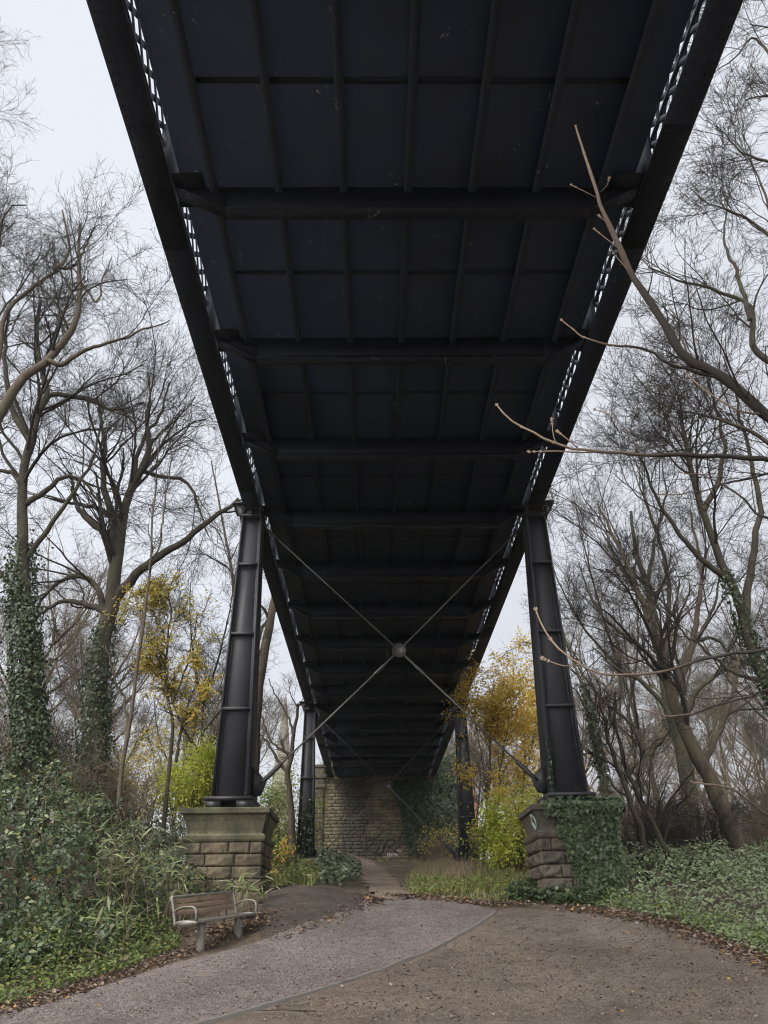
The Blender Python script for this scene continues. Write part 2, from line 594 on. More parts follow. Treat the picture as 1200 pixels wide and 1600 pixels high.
# joints and mid panel T ribs
cg = [18.0 + 3.3333 * k for k in range(-9, 12)]
for y in cg:
    rb = MB()
    rb.box(-2.9, 2.9, y + 1.65, y + 1.67, Zd - 0.018, Zd - 0.003)
    rb.box(-2.9, 2.9, y + 1.62, y + 1.70, Zd - 0.026, Zd - 0.018)
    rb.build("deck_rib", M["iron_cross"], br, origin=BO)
for xx in np.arange(-3, 4) * 0.94:
    s = MB()
    s.box(xx - 0.06, xx + 0.06, Y0 + 0.3, Y1 - 0.5, Zd - 0.105, Zd - 0.09)
    s.box(xx - 0.012, xx + 0.012, Y0 + 0.3, Y1 - 0.5, Zd - 0.09, Zd - 0.002)
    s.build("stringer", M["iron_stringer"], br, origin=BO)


def rivet(mb, x, y, z, r, down=True, n=None):
    a = np.arange(6) * PI / 3
    if n is None:
        s = -1 if down else 1
        ring = np.stack([x + r * np.cos(a), y + r * np.sin(a), np.full(6, z)], -1)
        ring2 = np.stack([x + r * 0.6 * np.cos(a), y + r * 0.6 * np.sin(a), np.full(6, z + s * r * 0.6)], -1)
    else:
        n = np.array(n, float)
        u = np.cross(n, (0, 0, 1.0))
        u /= np.linalg.norm(u)
        w = np.cross(n, u)
        c = np.array([x, y, z])
        ring = c + r * (np.cos(a)[:, None] * u + np.sin(a)[:, None] * w)
        ring2 = c + n * r * 0.6 + 0.6 * r * (np.cos(a)[:, None] * u + np.sin(a)[:, None] * w)
    k = np.arange(6)
    mb.add(np.vstack([ring, ring2]), np.stack([k, (k + 1) % 6, (k + 1) % 6 + 6, k + 6], -1), np.array([[6, 7, 8, 9, 10, 11]]))


def cross_profile(ax):
    return Zc + np.interp(ax, [0, 2.62, 3.36], [0, 0, 0.42])


for y in cg:
    c = MB()
    xsq = [-3.36, -2.62, 2.62, 3.36]
    for xa, xb in zip(xsq[:-1], xsq[1:]):
        za, zb = float(cross_profile(abs(xa))), float(cross_profile(abs(xb)))
        c.hexa([(xa, y - .105, za), (xb, y - .105, zb), (xb, y + .105, zb), (xa, y + .105, za), (xa, y - .105, za + .025), (xb, y - .105, zb + .025), (xb, y + .105, zb + .025), (xa, y + .105, za + .025)])
        c.hexa([(xa, y - .012, za + .025), (xb, y - .012, zb + .025), (xb, y + .012, zb + .025), (xa, y + .012, za + .025), (xa, y - .012, Zd - .003), (xb, y - .012, Zd - .003), (xb, y + .012, Zd - .003), (xa, y + .012, Zd - .003)])
        # angle irons either side of the web
        for sgn in (-1, 1):
            c.hexa([(xa, y + sgn * .0125, za + .026), (xb, y + sgn * .0125, zb + .026), (xb, y + sgn * .03, zb + .026), (xa, y + sgn * .03, za + .026),
                    (xa, y + sgn * .0125, za + .12), (xb, y + sgn * .0125, zb + .12), (xb, y + sgn * .03, zb + .12), (xa, y + sgn * .03, za + .12)])
    if 4 < y < 45:
        for xx in np.arange(-2.55, 2.6, 0.13):
            for dy in (-0.075, 0.075):
                rivet(c, xx, y + dy, Zc, 0.02)
        for sx in (-1, 1):
            for q in np.arange(2.7, 3.34, 0.09):
                for dy in (-0.075, 0.075):
                    rivet(c, sx * q, y + dy, float(cross_profile(q)), 0.02)
                zz = float(cross_profile(q)) + 0.07
                rivet(c, sx * q, y - 0.032, zz, 0.018, n=(0, -1, 0))
            for q in np.arange(2.75, 3.3, 0.1):
                for zq in np.arange(0.17, 0.55, 0.1):
                    if float(cross_profile(q)) + zq < Zd - 0.05 and zq - 0.17 > (q - 3.3) * 0.6:
                        rivet(c, sx * q, y - 0.013, float(cross_profile(q)) + zq, 0.017, n=(0, -1, 0))
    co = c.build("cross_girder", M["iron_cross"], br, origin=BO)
    for sx in (-1, 1):
        gs = MB()
        gs.box(min(sx * 2.95, sx * 3.39), max(sx * 2.95, sx * 3.39), y - .30, y + .30, Zf + .022, Zf + .04)
        gs.box(sx * 3.5 - .11, sx * 3.5 + .06, y - .34, y + .34, Zf + .036, Zf + 1.05)
        gs.build("gusset", M["iron_girder"], co, origin=BO)
for sx in (-1, 1):
    mg = MB()
    x = sx * 3.62
    mg.box(x - .21, x + .21, Y0, Y1, Zf, Zf + .02)
    # cover plates at intervals so the flange shows laps
    for k in range(-3, 5):
        yy = 8 + k * 10.0
        mg.box(x - .205, x + .205, yy - 1.1, yy + 1.1, Zf - .014, Zf - .001)
    mg.box(x - .012, x + .012, Y0, Y1, Zf + .02, Zf + .27)
    mg.box(x - .09, x - .0125, Y0, Y1, Zf + .0205, Zf + .035)
    mg.box(x + .0125, x + .09, Y0, Y1, Zf + .0205, Zf + .035)
    for y in np.arange(4.4, 44, 0.15):
        for q in (-0.16, -0.09, 0.09, 0.16):
            if abs((y - 8 + 5) % 10 - 5) > 1.15:
                rivet(mg, x + q, y, Zf, 0.016)
            else:
                rivet(mg, x + q, y, Zf - .014, 0.016)
    mo = mg.build("main_girder", M["iron_girder"], br, origin=BO)
    la = MB()
    zl0, zl1 = Zf + .25, Zf + 1.75
    pitch = 0.42
    for k in range(int((Y1 - Y0) / pitch) + 4):
        ya = Y0 + (k - 4) * pitch
        for s2, off in ((1, -0.008), (-1, 0.008)):
            a = np.array([x + off, ya, zl0 if s2 > 0 else zl1])
            b = np.array([x + off, ya + 1.5, zl1 if s2 > 0 else zl0])
            if a[1] < Y0 or b[1] > Y1:
                continue
            la.bar(a, b, 0.012, 0.095, up=(0, -1, 1) if s2 > 0 else (0, 1, 1))
    la.box(x - .03, x + .03, Y0, Y1, Zf + .70, Zf + .735)
    la.build("lattice_web", M["iron_girder"], mo, origin=BO)
    tc = MB()
    tc.box(x - .2, x + .2, Y0, Y1, zl1 + .15, zl1 + .18)
    tc.box(x - .013, x + .013, Y0, Y1, zl1 - .05, zl1 + .149)
    tc.build("top_chord", M["iron_girder"], mo, origin=BO)

# ------------------------------------------------------------------ trestles
ZB = H0 + 2.50           # column foot
ZT = H0 + 9.28           # column head


def trestle(Yc):
    root = empty("iron_trestle", (0, Yc, ZB))
    O = np.array([0, Yc, ZB])
    wx = lambda z: np.interp(z, [ZB, ZT], [0.74, 0.46])
    dy = lambda z: np.interp(z, [ZB, ZT], [0.95, 0.56])
    for sx in (-1, 1):
        cx = sx * 3.61
        yw = lambda z: Yc - dy(z) / 2 + .13
        Ya, Yb = yw(ZB), yw(ZT)
        c = MB()
        for s2 in (-1, 1):
            xa, xb = cx + s2 * wx(ZB) / 2, cx + s2 * wx(ZT) / 2
            t = .035
            c.hexa([(xa - t / 2, Yc - dy(ZB) / 2, ZB), (xa + t / 2, Yc - dy(ZB) / 2, ZB), (xa + t / 2, Yc + dy(ZB) / 2, ZB), (xa - t / 2, Yc + dy(ZB) / 2, ZB),
                    (xb - t / 2, Yc - dy(ZT) / 2, ZT), (xb + t / 2, Yc - dy(ZT) / 2, ZT), (xb + t / 2, Yc + dy(ZT) / 2, ZT), (xb - t / 2, Yc + dy(ZT) / 2, ZT)])
        wa, wb = wx(ZB) / 2 - .018, wx(ZT) / 2 - .018
        c.hexa([(cx - wa, Ya, ZB), (cx + wa, Ya, ZB), (cx + wa, Ya + .03, ZB), (cx - wa, Ya + .03, ZB), (cx - wb, Yb, ZT), (cx + wb, Yb, ZT), (cx + wb, Yb + .03, ZT), (cx - wb, Yb + .03, ZT)])
        # angle irons running up the corners
        for s2 in (-1, 1):
            a0, b0 = cx + s2 * wa, cx + s2 * wb
            q = -s2 * .055
            c.hexa([(a0, Ya - .018, ZB), (a0 + q, Ya - .018, ZB), (a0 + q, Ya - .001, ZB), (a0, Ya - .001, ZB), (b0, Yb - .018, ZT), (b0 + q, Yb - .018, ZT), (b0 + q, Yb - .001, ZT), (b0, Yb - .001, ZT)])
            for zz in np.arange(ZB + .1, ZT, .14):
                xx = np.interp(zz, [ZB, ZT], [a0, b0]) - s2 * .03
                rivet(c, xx, float(yw(zz)) - .018, zz, .014, n=(0, -1, 0))
        col = c.build("column", M["iron_column"], root, origin=O)
        for hz in (4.39, 6.16, 7.96):
            z = H0 + hz
            s = MB()
            w, d = wx(z) / 2 - .02, dy(z) / 2 - .01
            s.box(cx - w, cx + w, Yc - d, yw(z) - .022, z - .03, z + .03)
            s.box(cx - w, cx + w, yw(z) + .034, Yc + d, z - .03, z + .03)
            s.build("stiffener", M["iron_column"], col, origin=O)
        b = MB()
        b.box(cx - .5, cx + .5, Yc - .62, Yc + .62, ZB - .075, ZB - .002)
        for s2 in (-1, 1):
            q = cx + s2 * .33
            b.hexa([(q - .12, Yc - .58, ZB - .27), (q + .12, Yc - .58, ZB - .27), (q + .12, Yc + .58, ZB - .27), (q - .12, Yc + .58, ZB - .27),
                    (q - .17, Yc - .6, ZB - .077), (q + .17, Yc - .6, ZB - .077), (q + .17, Yc + .6, ZB - .077), (q - .17, Yc + .6, ZB - .077)])
        b.build("base_plate", M["black_iron"], col, origin=O)
        h = MB()
        h.box(cx - .26, cx + .26, Yc - .31, Yc + .31, ZT + .002, ZT + .06)
        h.box(cx - .22, cx + .22, Yc - .26, Yc + .26, ZT + .062, ZT + .225)
        for s2 in (-.2, 0, .2):
            h.box(cx + s2 - .012, cx + s2 + .012, Yc - .32, Yc - .262, ZT + .062, ZT + .225)
        h.box(cx - .27, cx + .27, Yc - .33, Yc + .33, ZT + .227, ZT + .255)
        # outer shelf bracket
        ox = cx + sx * .235
        h.hexa([(min(ox, ox + sx * .05), Yc - .2, ZT - .1), (max(ox, ox + sx * .05), Yc - .2, ZT - .1), (max(ox, ox + sx * .05), Yc + .2, ZT - .1), (min(ox, ox + sx * .05), Yc + .2, ZT - .1),
                (min(ox, ox + sx * .2), Yc - .3, ZT + .34), (max(ox, ox + sx * .2), Yc - .3, ZT + .34), (max(ox, ox + sx * .2), Yc + .3, ZT + .34), (min(ox, ox + sx * .2), Yc + .3, ZT + .34)])
        h.box(min(cx + sx * .2, cx + sx * .5), max(cx + sx * .2, cx + sx * .5), Yc - .36, Yc + .36, ZT + .342, ZT + .39)
        h.build("bearing", M["black_iron"], col, origin=O)
        # gusset for the tie rod at the foot
        gx = cx - sx * .37
        gq = MB()
        P = [(gx + sx * .02, ZB + .02), (gx - sx * .24, ZB + .10), (gx - sx * .34, ZB + .36), (gx - sx * .12, ZB + .62), (gx + sx * .03, ZB + .70)]
        V = [(p[0], Yc - .05, p[1]) for p in P] + [(p[0], Yc + .01, p[1]) for p in P]
        k = np.arange(5)
        gq.add(V, np.array([[0, 1, 2, 3, 4]]), np.array([[9, 8, 7, 6, 5]]), np.stack([k, k + 5, (k + 1) % 5 + 5, (k + 1) % 5], -1))
        gq.box(min(gx + sx * .03, gx + sx * .3), max(gx + sx * .03, gx + sx * .3), Yc - .22, Yc - .05, ZB + .22, ZB + .26)
        gq.build("rod_bracket", M["black_iron"], col, origin=O)
    hub = np.array([0.06, Yc, H0 + 5.82])
    hb = MB()
    a = np.linspace(0, 2 * PI, 25)[:-1]
    for r, y0, y1 in ((.165, -.03, .03), (.115, -.05, .05)):
        ring = lambda yy, rr: np.stack([hub[0] + rr * np.cos(a), np.full(24, Yc + yy), hub[2] + rr * np.sin(a)], -1)
        k = np.arange(24)
        hb.add(np.vstack([ring(y0, r), ring(y1, r)]), np.stack([k, (k + 1) % 24, (k + 1) % 24 + 24, k + 24], -1), np.array([list(range(24))]), np.array([list(range(24, 48))[::-1]]))
    for q in range(8):
        rivet(hb, hub[0] + .14 * math.cos(q * PI / 4 + .39), Yc - .03, hub[2] + .14 * math.sin(q * PI / 4 + .39), .018, n=(0, -1, 0))
    hb.build("hub", M["rod"], root, origin=O)
    for sx in (-1, 1):
        for top in (1, 0):
            end = np.array([sx * 3.30, Yc, H0 + 9.10]) if top else np.array([sx * 3.03, Yc - .02, ZB + .33])
            d = (end - hub) / np.linalg.norm(end - hub)
            r = MB()
            r.tube([hub + d * .16, end], .017 if top else .021, 10)
            ro = r.build("tie_rod", M["rod"], root, True, origin=O)
            s = MB()
            if top:
                s.tube([end - d * .5, end - d * .45, end - d * .05, end], [.02, .036, .036, .03], 10)
            else:
                s.tube([end - d * .62, end - d * .55, end - d * .12, end], [.025, .052, .052, .045], 10)
                tb = MB()
                tb.tube([hub + d * .5, hub + d * .54, hub + d * .8, hub + d * .84], [.022, .033, .033, .022], 10)
                tb.build("turnbuckle", M["rod"], ro, True, origin=O)
            s.build("rod_socket", M["black_iron"], ro, True, origin=O)
    return root


t1 = trestle(18.0)
tag(t1, "nearer pair of black iron columns joined by crossed tie rods with a round hub", "trestle", "iron trestles carrying the bridge")
t2 = copy_tree(t1)
t2.location.y = 37.9
tag(t2, "farther pair of black iron columns with crossed tie rods close to the stone abutment")


# ------------------------------------------------------------------ masonry
def rock_face(mb, o, u, v, n, w, h, rough, rng, nu=8, nv=5, margin=0.008, skirt=0.05):
    """one rock-faced block: bottom-left corner o, unit axes u (along), v (up), n (out)"""
    U, Vv = np.meshgrid(np.linspace(0, 1, nu), np.linspace(0, 1, nv))
    d = np.zeros_like(U)
    inner = (U > 0) & (U < 1) & (Vv > 0) & (Vv < 1)
    ph = rng.uniform(0, 20)
    bulge = 0.1 + 0.9 * np.clip(sn(U * w * 5, Vv * h * 6, 1.0, ph) + .35 + .5 * sn(U * w * 14, Vv * h * 17, 1.0, ph + 3), 0, 1)
    d[inner] = (rough * bulge + rng.normal(0, rough * .14, U.shape))[inner]
    P = o + u * (margin + U * (w - 2 * margin))[..., None] + v * (margin + Vv * (h - 2 * margin))[..., None] + n * d[..., None]
    P = P.reshape(-1, 3)
    idx = np.arange(nu * nv).reshape(nv, nu)
    F = np.stack([idx[:-1, :-1], idx[:-1, 1:], idx[1:, 1:], idx[1:, :-1]], -1).reshape(-1, 4)
    ring = np.concatenate([idx[0, :-1], idx[:-1, -1], idx[-1, ::-1][:-1], idx[::-1, 0][:-1]])
    nr = len(ring)
    S = P[ring] - n * skirt
    k = np.arange(nr)
    base = nu * nv
    F2 = np.stack([ring, k + base, (k + 1) % nr + base, ring[(k + 1) % nr]], -1)
    mb.add(np.vstack([P, S]), F, F2)


def courses(mb, o, u, n, width, z0, z1, ch, bl, rough, rng, nu=8, nv=5, quoin=0.0):
    v = np.array([0, 0, 1.0])
    nrow = max(1, round((z1 - z0) / ch))
    ch = (z1 - z0) / nrow
    for r in range(nrow):
        x = 0.0
        first = True
        while x < width - 1e-6:
            b = bl * rng.uniform(0.7, 1.35)
            if first and r % 2:
                b *= 0.55
            first = False
            if width - x - b < bl * 0.4:
                b = width - x
            rock_face(mb, o + u * x + v * (z0 - o[2] + r * ch), u, v, n, b, ch, rough, rng, nu, nv)
            x += b


def stone_pier(cx, cy, dark, seed, zg):
    rng = np.random.default_rng(seed)
    root = empty("stone_pier", (cx, cy, zg))
    O = np.array([cx, cy, zg])
    hw = 0.78
    z0, z1 = zg - .3, H0 + 1.60
    m = MB()
    ms = M["stone_dark"] if dark else M["stone_pier"]
    for n in ((0, -1), (1, 0), (0, 1), (-1, 0)):
        n = np.array([n[0], n[1], 0.0])
        u = np.array([-n[1], n[0], 0.0])
        o = O + n * hw - u * hw
        o[2] = z0
        courses(m, o, u, n, 2 * hw, z0, z1, .25, .5, .085 if dark else .035, rng, 16, 8)
    sh = m.build("shaft", ms, root, origin=O)
    co = MB()
    co.box(cx - hw + .03, cx + hw - .03, cy - hw + .03, cy + hw - .03, z0, z1)
    co.build("core", M["mortar"], sh, origin=O)
    cp = MB()
    prof = [(hw - .02, 1.585), (hw + .03, 1.60), (hw + .055, 1.64), (hw + .06, 1.70), (hw + .02, 1.735), (hw - .02, 1.76), (hw - .01, 1.80), (hw + .03, 1.98), (hw + .085, 2.115), (hw + .12, 2.12), (hw + .135, 2.135), (hw + .135, 2.225), (hw + .115, 2.24), (0.3, 2.27)]
    for (w0, h0), (w1, h1) in zip(prof[:-1], prof[1:]):
        for k in range(4):
            c0, s0 = [(1, -1), (1, 1), (-1, 1), (-1, -1)][k], [(1, 1), (-1, 1), (-1, -1), (1, -1)][k]
            n = 6
            t = np.linspace(0, 1, n)[:, None]
            A = np.array(c0) * (1 - t) + np.array(s0) * t
            b = np.column_stack([cx + A * w0, ])
            P0 = np.column_stack([cx + A[:, 0] * w0, cy + A[:, 1] * w0, np.full(n, H0 + h0)])
            P1 = np.column_stack([cx + A[:, 0] * w1, cy + A[:, 1] * w1, np.full(n, H0 + h1)])
            i = np.arange(n - 1)
            cp.add(np.vstack([P0, P1]), np.stack([i, i + 1, i + 1 + n, i + n], -1))
    cp.box(cx - .31, cx + .31, cy - .31, cy + .31, H0 + 2.1, H0 + 2.27)
    cap = cp.build("cap", M["stone_cap"] if not dark else M["stone_dark"], root, origin=O)
    # pointed niche moulding on the face towards the path
    sx = 1 if cx < 0 else -1
    nm = MB()
    pts = []
    for t in np.linspace(-1, 1, 17):
        yy = .15 * (1 - abs(t) ** 1.6) * 1.0
        pts.append((yy, t * .145))
    def face(yy, zz):
        z = 1.93 + zz
        return (cx + sx * (np.interp(z, [1.76, 1.80, 1.98, 2.115], [hw - .02, hw - .01, hw + .03, hw + .085]) + .006), cy - .45 + yy, H0 + z)
    nm.tube([face(p[0], p[1]) for p in pts], .016 if not dark else .035, 6)
    nm.tube([face(-p[0], p[1]) for p in pts], .016, 6)
    nm.build("niche", M["verdigris"] if dark else M["stone_dark"], cap, origin=O)
    return root


p1 = stone_pier(-3.6, 18.0, False, 3, float(g(-3.0, 17.0)))
tag(p1, "mossy buff sandstone pier behind the bench under the nearer left column", "stone pier", "stone piers under the columns")
p2 = stone_pier(3.6, 18.0, True, 4, float(g(3.0, 17.0)))
tag(p2, "dark sooty rock-faced stone pier half wrapped in ivy under the nearer right column", "stone pier", "stone piers under the columns")
p3 = stone_pier(-3.6, 37.9, True, 5, float(g(-3.6, 37.2)) - .3)
tag(p3, "half buried stone pier in ground ivy under the farther left column", "stone pier", "stone piers under the columns")
p4 = stone_pier(3.6, 37.9, True, 6, float(g(3.6, 37.2)) - .3)
tag(p4, "low dark stone pier in long grass under the farther right column", "stone pier", "stone piers under the columns")

ab = empty("stone_abutment", (0, 58, float(g(0, 57.6))))
AO = np.array([0, 58, float(g(0, 57.6))])
tag(ab, "tall coursed sandstone abutment wall closing the far end of the bridge", "abutment")
rng = np.random.default_rng(11)
m = MB()
zw = float(g(-2, 57.6)) - 1.2
zw1 = H0 + 9.5
courses(m, np.array([-4.05, 57.7, zw]), np.array([1.0, 0, 0]), np.array([0, -1.0, 0]), 9.0, zw, zw1, .225, .55, .04, rng, 6, 4)
wall = m.build("wall", M["stone_wall"], ab, origin=AO)
m = MB()
m.box(-4.02, 4.92, 57.73, 59.5, zw, zw1 - .02)
m.box(-4.02, 4.92, 58.3, 59.5, zw1 - .018, H0 + 11.6)
m.build("core", M["mortar"], wall, origin=AO)
for sx, px0, px1 in ((-1, -4.75, -4.07), (1, 4.97, 5.65)):
    m = MB()
    u = np.array([1.0, 0, 0])
    courses(m, np.array([px0, 57.5, zw]), u, np.array([0, -1.0, 0]), px1 - px0, zw, H0 + 8.7, .33, .68, .04, rng, 6, 4)
    courses(m, np.array([px1 if sx < 0 else px0, 57.5 if sx < 0 else 59.3, zw]), np.array([0, 1.0 if sx < 0 else -1.0, 0]), np.array([1.0 if sx < 0 else -1.0, 0, 0]), 1.8, zw, H0 + 8.7, .33, .68, .04, rng, 6, 4)
    courses(m, np.array([px0 if sx < 0 else px1, 59.3 if sx < 0 else 57.5, zw]), np.array([0, -1.0 if sx < 0 else 1.0, 0]), np.array([-1.0 if sx < 0 else 1.0, 0, 0]), 1.8, zw, H0 + 8.7, .33, .68, .04, rng, 6, 4)
    m.box(px0 + .03, px1 - .03, 57.53, 59.27, zw, H0 + 8.7)
    for w, z0, z1 in ((.14, 8.72, 8.98), (.08, 8.99, 9.35), (.2, 9.36, 9.62), (.06, 9.63, 10.1), (.14, 10.11, 10.3)):
        m.box(px0 - w, px1 + w, 57.5 - w, 59.3, H0 + z0, H0 + z1)
    m.build("pilaster", M["stone_dark"], ab, origin=AO, bevel=.02)
# wing walls running back into the hill
m = MB()
m.box(-5.4, -4.85, 57.9, 75, zw, H0 + 6.2)
m.box(5.75, 6.3, 57.9, 75, zw, H0 + 6.2)
m.build("wing_wall", M["stone_dark"], ab, origin=AO)


def z7(x, y):
    return at(460 + x / 4.0, 1180 + y / 4.0, 57.60)


gm = MB()
for st in ([(448, 590), (440, 562), (458, 532), (500, 520), (492, 545), (462, 572), (482, 604), (502, 612)],
           [(508, 585), (512, 548), (545, 525), (532, 560), (512, 596), (504, 612), (546, 610), (560, 560), (592, 520), (562, 570), (553, 612)],
           [(575, 530), (600, 524), (628, 540), (600, 566), (583, 570), (615, 588), (640, 612)],
           [(500, 640), (530, 618), (545, 640)], [(435, 515), (448, 508), (446, 530)]):
    P = spline([z7(*p) for p in st], 30)
    for a, b in zip(P[:-1], P[1:]):
        gm.bar(a, b, .075, .012, up=(0, -1, 0))
gm.build("graffiti", M["graffiti"], wall, origin=AO)
gm = MB()
for st in ([(578, 634), (586, 618), (598, 622), (590, 634), (604, 638), (606, 618), (616, 634)], [(618, 620), (632, 616), (628, 636), (640, 620), (650, 634)], [(640, 600), (652, 594), (664, 604), (668, 594)]):
    P = spline([z7(*p) for p in st], 22)
    for a, b in zip(P[:-1], P[1:]):
        gm.bar(a, b, .05, .012, up=(0, -1, 0))
gm.build("white_graffiti", M["graffiti_white"], wall, origin=AO)

# ------------------------------------------------------------------ bench
pl, pr = gp(311, 1481), gp(367, 1472)
ax = (pr - pl)[:2]
leg_gap = float(np.linalg.norm(ax))
ang = math.atan2(ax[1], ax[0])
mid = (pl + pr) / 2
print("bench", pl, pr, leg_gap, math.degrees(ang))
ang = math.radians(63)
# local: x along the bench, +y behind, so it faces -y
bx = empty("park_bench", (mid[0], mid[1], mid[2]), ang)
bx.scale = (0.84, 0.84, 0.84)
bx.rotation_euler = (0, math.radians(-4.5), ang)
tag(bx, "park bench with brown slatted back and dull grey metal arms at the path edge", "bench")
HL = 0.92
for sl, z in ((0, .585), (1, .685), (2, .785)):
    b = MB()
    yb = .26 + (z - .45) * .22
    b.hexa([(-HL + .05, yb - .012, z - .042), (HL - .05, yb - .012, z - .042), (HL - .05, yb + .018, z - .042), (-HL + .05, yb + .018, z - .042),
            (-HL + .05, yb + .006, z + .042), (HL - .05, yb + .006, z + .042), (HL - .05, yb + .036, z + .042), (-HL + .05, yb + .036, z + .042)])
    b.build("back_slat", M["bench_wood"], bx, bevel=.006)
for k in range(4):
    b = MB()
    y = -.19 + k * .115
    b.box(-HL + .03, HL - .03, y, y + .095, .432, .46)
    b.build("seat_slat", M["seat_wood"], bx, bevel=.006)
b = MB()
b.box(-HL, HL, -.235, -.197, .422, .468)
b.build("front_rail", M["steel"], bx, bevel=.008)
b = MB()
b.bar((-HL + .01, .355, .855), (HL - .01, .355, .855), .05, .035)
b.build("top_rail", M["steel"], bx, bevel=.01)
for sx in (-1, 1):
    x = sx * HL
    b = MB()
    P = spline([(x, .235, .38), (x, .25, .45), (x, .285, .62), (x, .33, .78), (x, .355, .855)], 14)
    b.ribbon(P, .05, .04)
    b.build("back_post", M["steel"], bx)
    b = MB()
    P = spline([(x, .29, .60), (x, .2, .655), (x, .05, .69), (x, -.1, .69), (x, -.19, .665), (x, -.222, .60), (x, -.222, .47)], 26)
    b.ribbon(P, .055, .022)
    b.build("armrest", M["steel"], bx)
    b = MB()
    t = np.linspace(0, PI, 15)
    top = np.column_stack([.0 + .245 * np.cos(t), .43 + .045 * np.sin(t)])
    bot = np.column_stack([.0 - .245 * np.cos(t), .43 - .065 * np.sin(t)])[1:-1]
    pg = np.vstack([top, bot])
    n = len(pg)
    V = [(x - .012, p[0], p[1]) for p in pg] + [(x + .012, p[0], p[1]) for p in pg]
    k = np.arange(n)
    b.add(V, np.array([list(range(n))]), np.array([list(range(n, 2 * n))[::-1]]), np.stack([k, k + n, (k + 1) % n + n, (k + 1) % n], -1))
    b.build("end_plate", M["steel"], bx)
for sx in (-1, 1):
    b = MB()
    x = sx * .56
    b.box(x - .04, x + .04, -.13, -.11, -.3, .42)
    b.box(x - .04, x - .02, -.108, .0, -.3, .42)
    b.box(x + .02, x + .04, -.108, .0, -.3, .42)
    b.box(x - .045, x + .045, -.2, .24, .40, .43)
    b.build("leg", M["steel"], bx, bevel=.004)
for x in (-.42, .38, .62):
    b = MB()
    b.bar((x, .262, .43), (x, .372, .84), .05, .012, up=(0, 1, 0))
    b.build("back_brace", M["steel"], bx)
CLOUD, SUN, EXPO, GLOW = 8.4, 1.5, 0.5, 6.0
# ------------------------------------------------------------------ vegetation: materials
def bark(name, a, b, moss, mossamt):
    t = NT(name)
    v = t.coord((1, 1, 0.35))
    n = t.noise(6, 7, 0.7, v)
    col = t.ramp(n, [(0.3, a), (0.7, b)])
    ms = t.noise(1.0, 4, 0.6, t.coord())
    col = t.mix(t.ramp(ms, [(0.45, 0.0), (0.65, mossamt)]), col, moss)
    return t.fin(col, 0.9, t.bump(n, 0.6, 0.03), spec=0.2)


def leafm(name, cols, rough=0.5, trans=0.25, spec=0.4):
    t = NT(name)
    geo = t.n("ShaderNodeNewGeometry")
    k = len(cols)
    col = t.ramp(geo.outputs["Random Per Island"], [(i / (k - 1), c) for i, c in enumerate(cols)])
    t.fin(col, rough, None, spec=spec)
    tr = t.n("ShaderNodeBsdfTranslucent")
    t.l(col, tr.inputs["Color"])
    mx = t.n("ShaderNodeMixShader")
    mx.inputs[0].default_value = trans
    t.l(t.b.outputs[0], mx.inputs[1])
    t.l(tr.outputs[0], mx.inputs[2])
    t.l(mx.outputs[0], t.out.inputs["Surface"])
    return t.m


M["bark_dark"] = bark("dark_bark", (0.026, 0.022, 0.018), (0.065, 0.054, 0.043), (0.06, 0.064, 0.03), 0.5)
M["bark_brown"] = bark("brown_bark", (0.045, 0.034, 0.026), (0.10, 0.078, 0.06), (0.07, 0.074, 0.036), 0.4)
M["bark_grey"] = bark("grey_green_bark", (0.09, 0.08, 0.065), (0.17, 0.15, 0.115), (0.10, 0.11, 0.05), 0.6)
M["twig"] = bark("dark_twig", (0.018, 0.015, 0.013), (0.038, 0.031, 0.026), (0.04, 0.04, 0.022), 0.3)
M["twig_brown"] = bark("brown_twig", (0.065, 0.048, 0.034), (0.12, 0.09, 0.064), (0.085, 0.08, 0.04), 0.5)
M["twig_pale"] = bark("pale_twig", (0.11, 0.084, 0.062), (0.19, 0.145, 0.11), (0.13, 0.12, 0.065), 0.4)
_t = NT("shoot_bark")
_n = _t.noise(22, 6, 0.7, _t.coord())
_at = _t.n("ShaderNodeAttribute")
_at.attribute_name = "age"
_a = _t.n("ShaderNodeMath", operation='MULTIPLY_ADD')
_a.inputs[1].default_value = .22
_t.l(_n, _a.inputs[0])
_t.l(_at.outputs["Fac"], _a.inputs[2])
_col = _t.ramp(_a.outputs[0], [(0.35, (0.028, 0.024, 0.02)), (0.62, (0.04, 0.032, 0.027)), (0.85, (0.15, 0.108, 0.08)), (1.05, (0.27, 0.2, 0.145))])
M["twig_near"] = _t.fin(_col, 0.8, _t.bump(_n, 0.5, 0.01), spec=0.3)
M["ivy"] = leafm("ivy_leaf", [(0.022, 0.036, 0.016), (0.035, 0.058, 0.024), (0.05, 0.075, 0.034), (0.028, 0.046, 0.02), (0.085, 0.11, 0.055)], 0.42, 0.1, 0.4)
M["bramble"] = leafm("bramble_leaf", [(0.016, 0.034, 0.012), (0.034, 0.058, 0.025), (0.055, 0.086, 0.042), (0.02, 0.036, 0.015), (0.125, 0.165, 0.095), (0.16, 0.16, 0.03)], 0.42, 0.18, 0.4)
M["bramble_pale"] = leafm("pale_bramble_leaf", [(0.045, 0.06, 0.03), (0.085, 0.105, 0.058), (0.16, 0.18, 0.115), (0.055, 0.07, 0.034), (0.03, 0.042, 0.018)], 0.45, 0.2, 0.4)
M["weeds"] = leafm("low_green_weed_leaf", [(0.08, 0.12, 0.03), (0.12, 0.17, 0.045), (0.07, 0.105, 0.03), (0.16, 0.2, 0.05), (0.10, 0.13, 0.06), (0.25, 0.24, 0.05)], 0.5, 0.3)
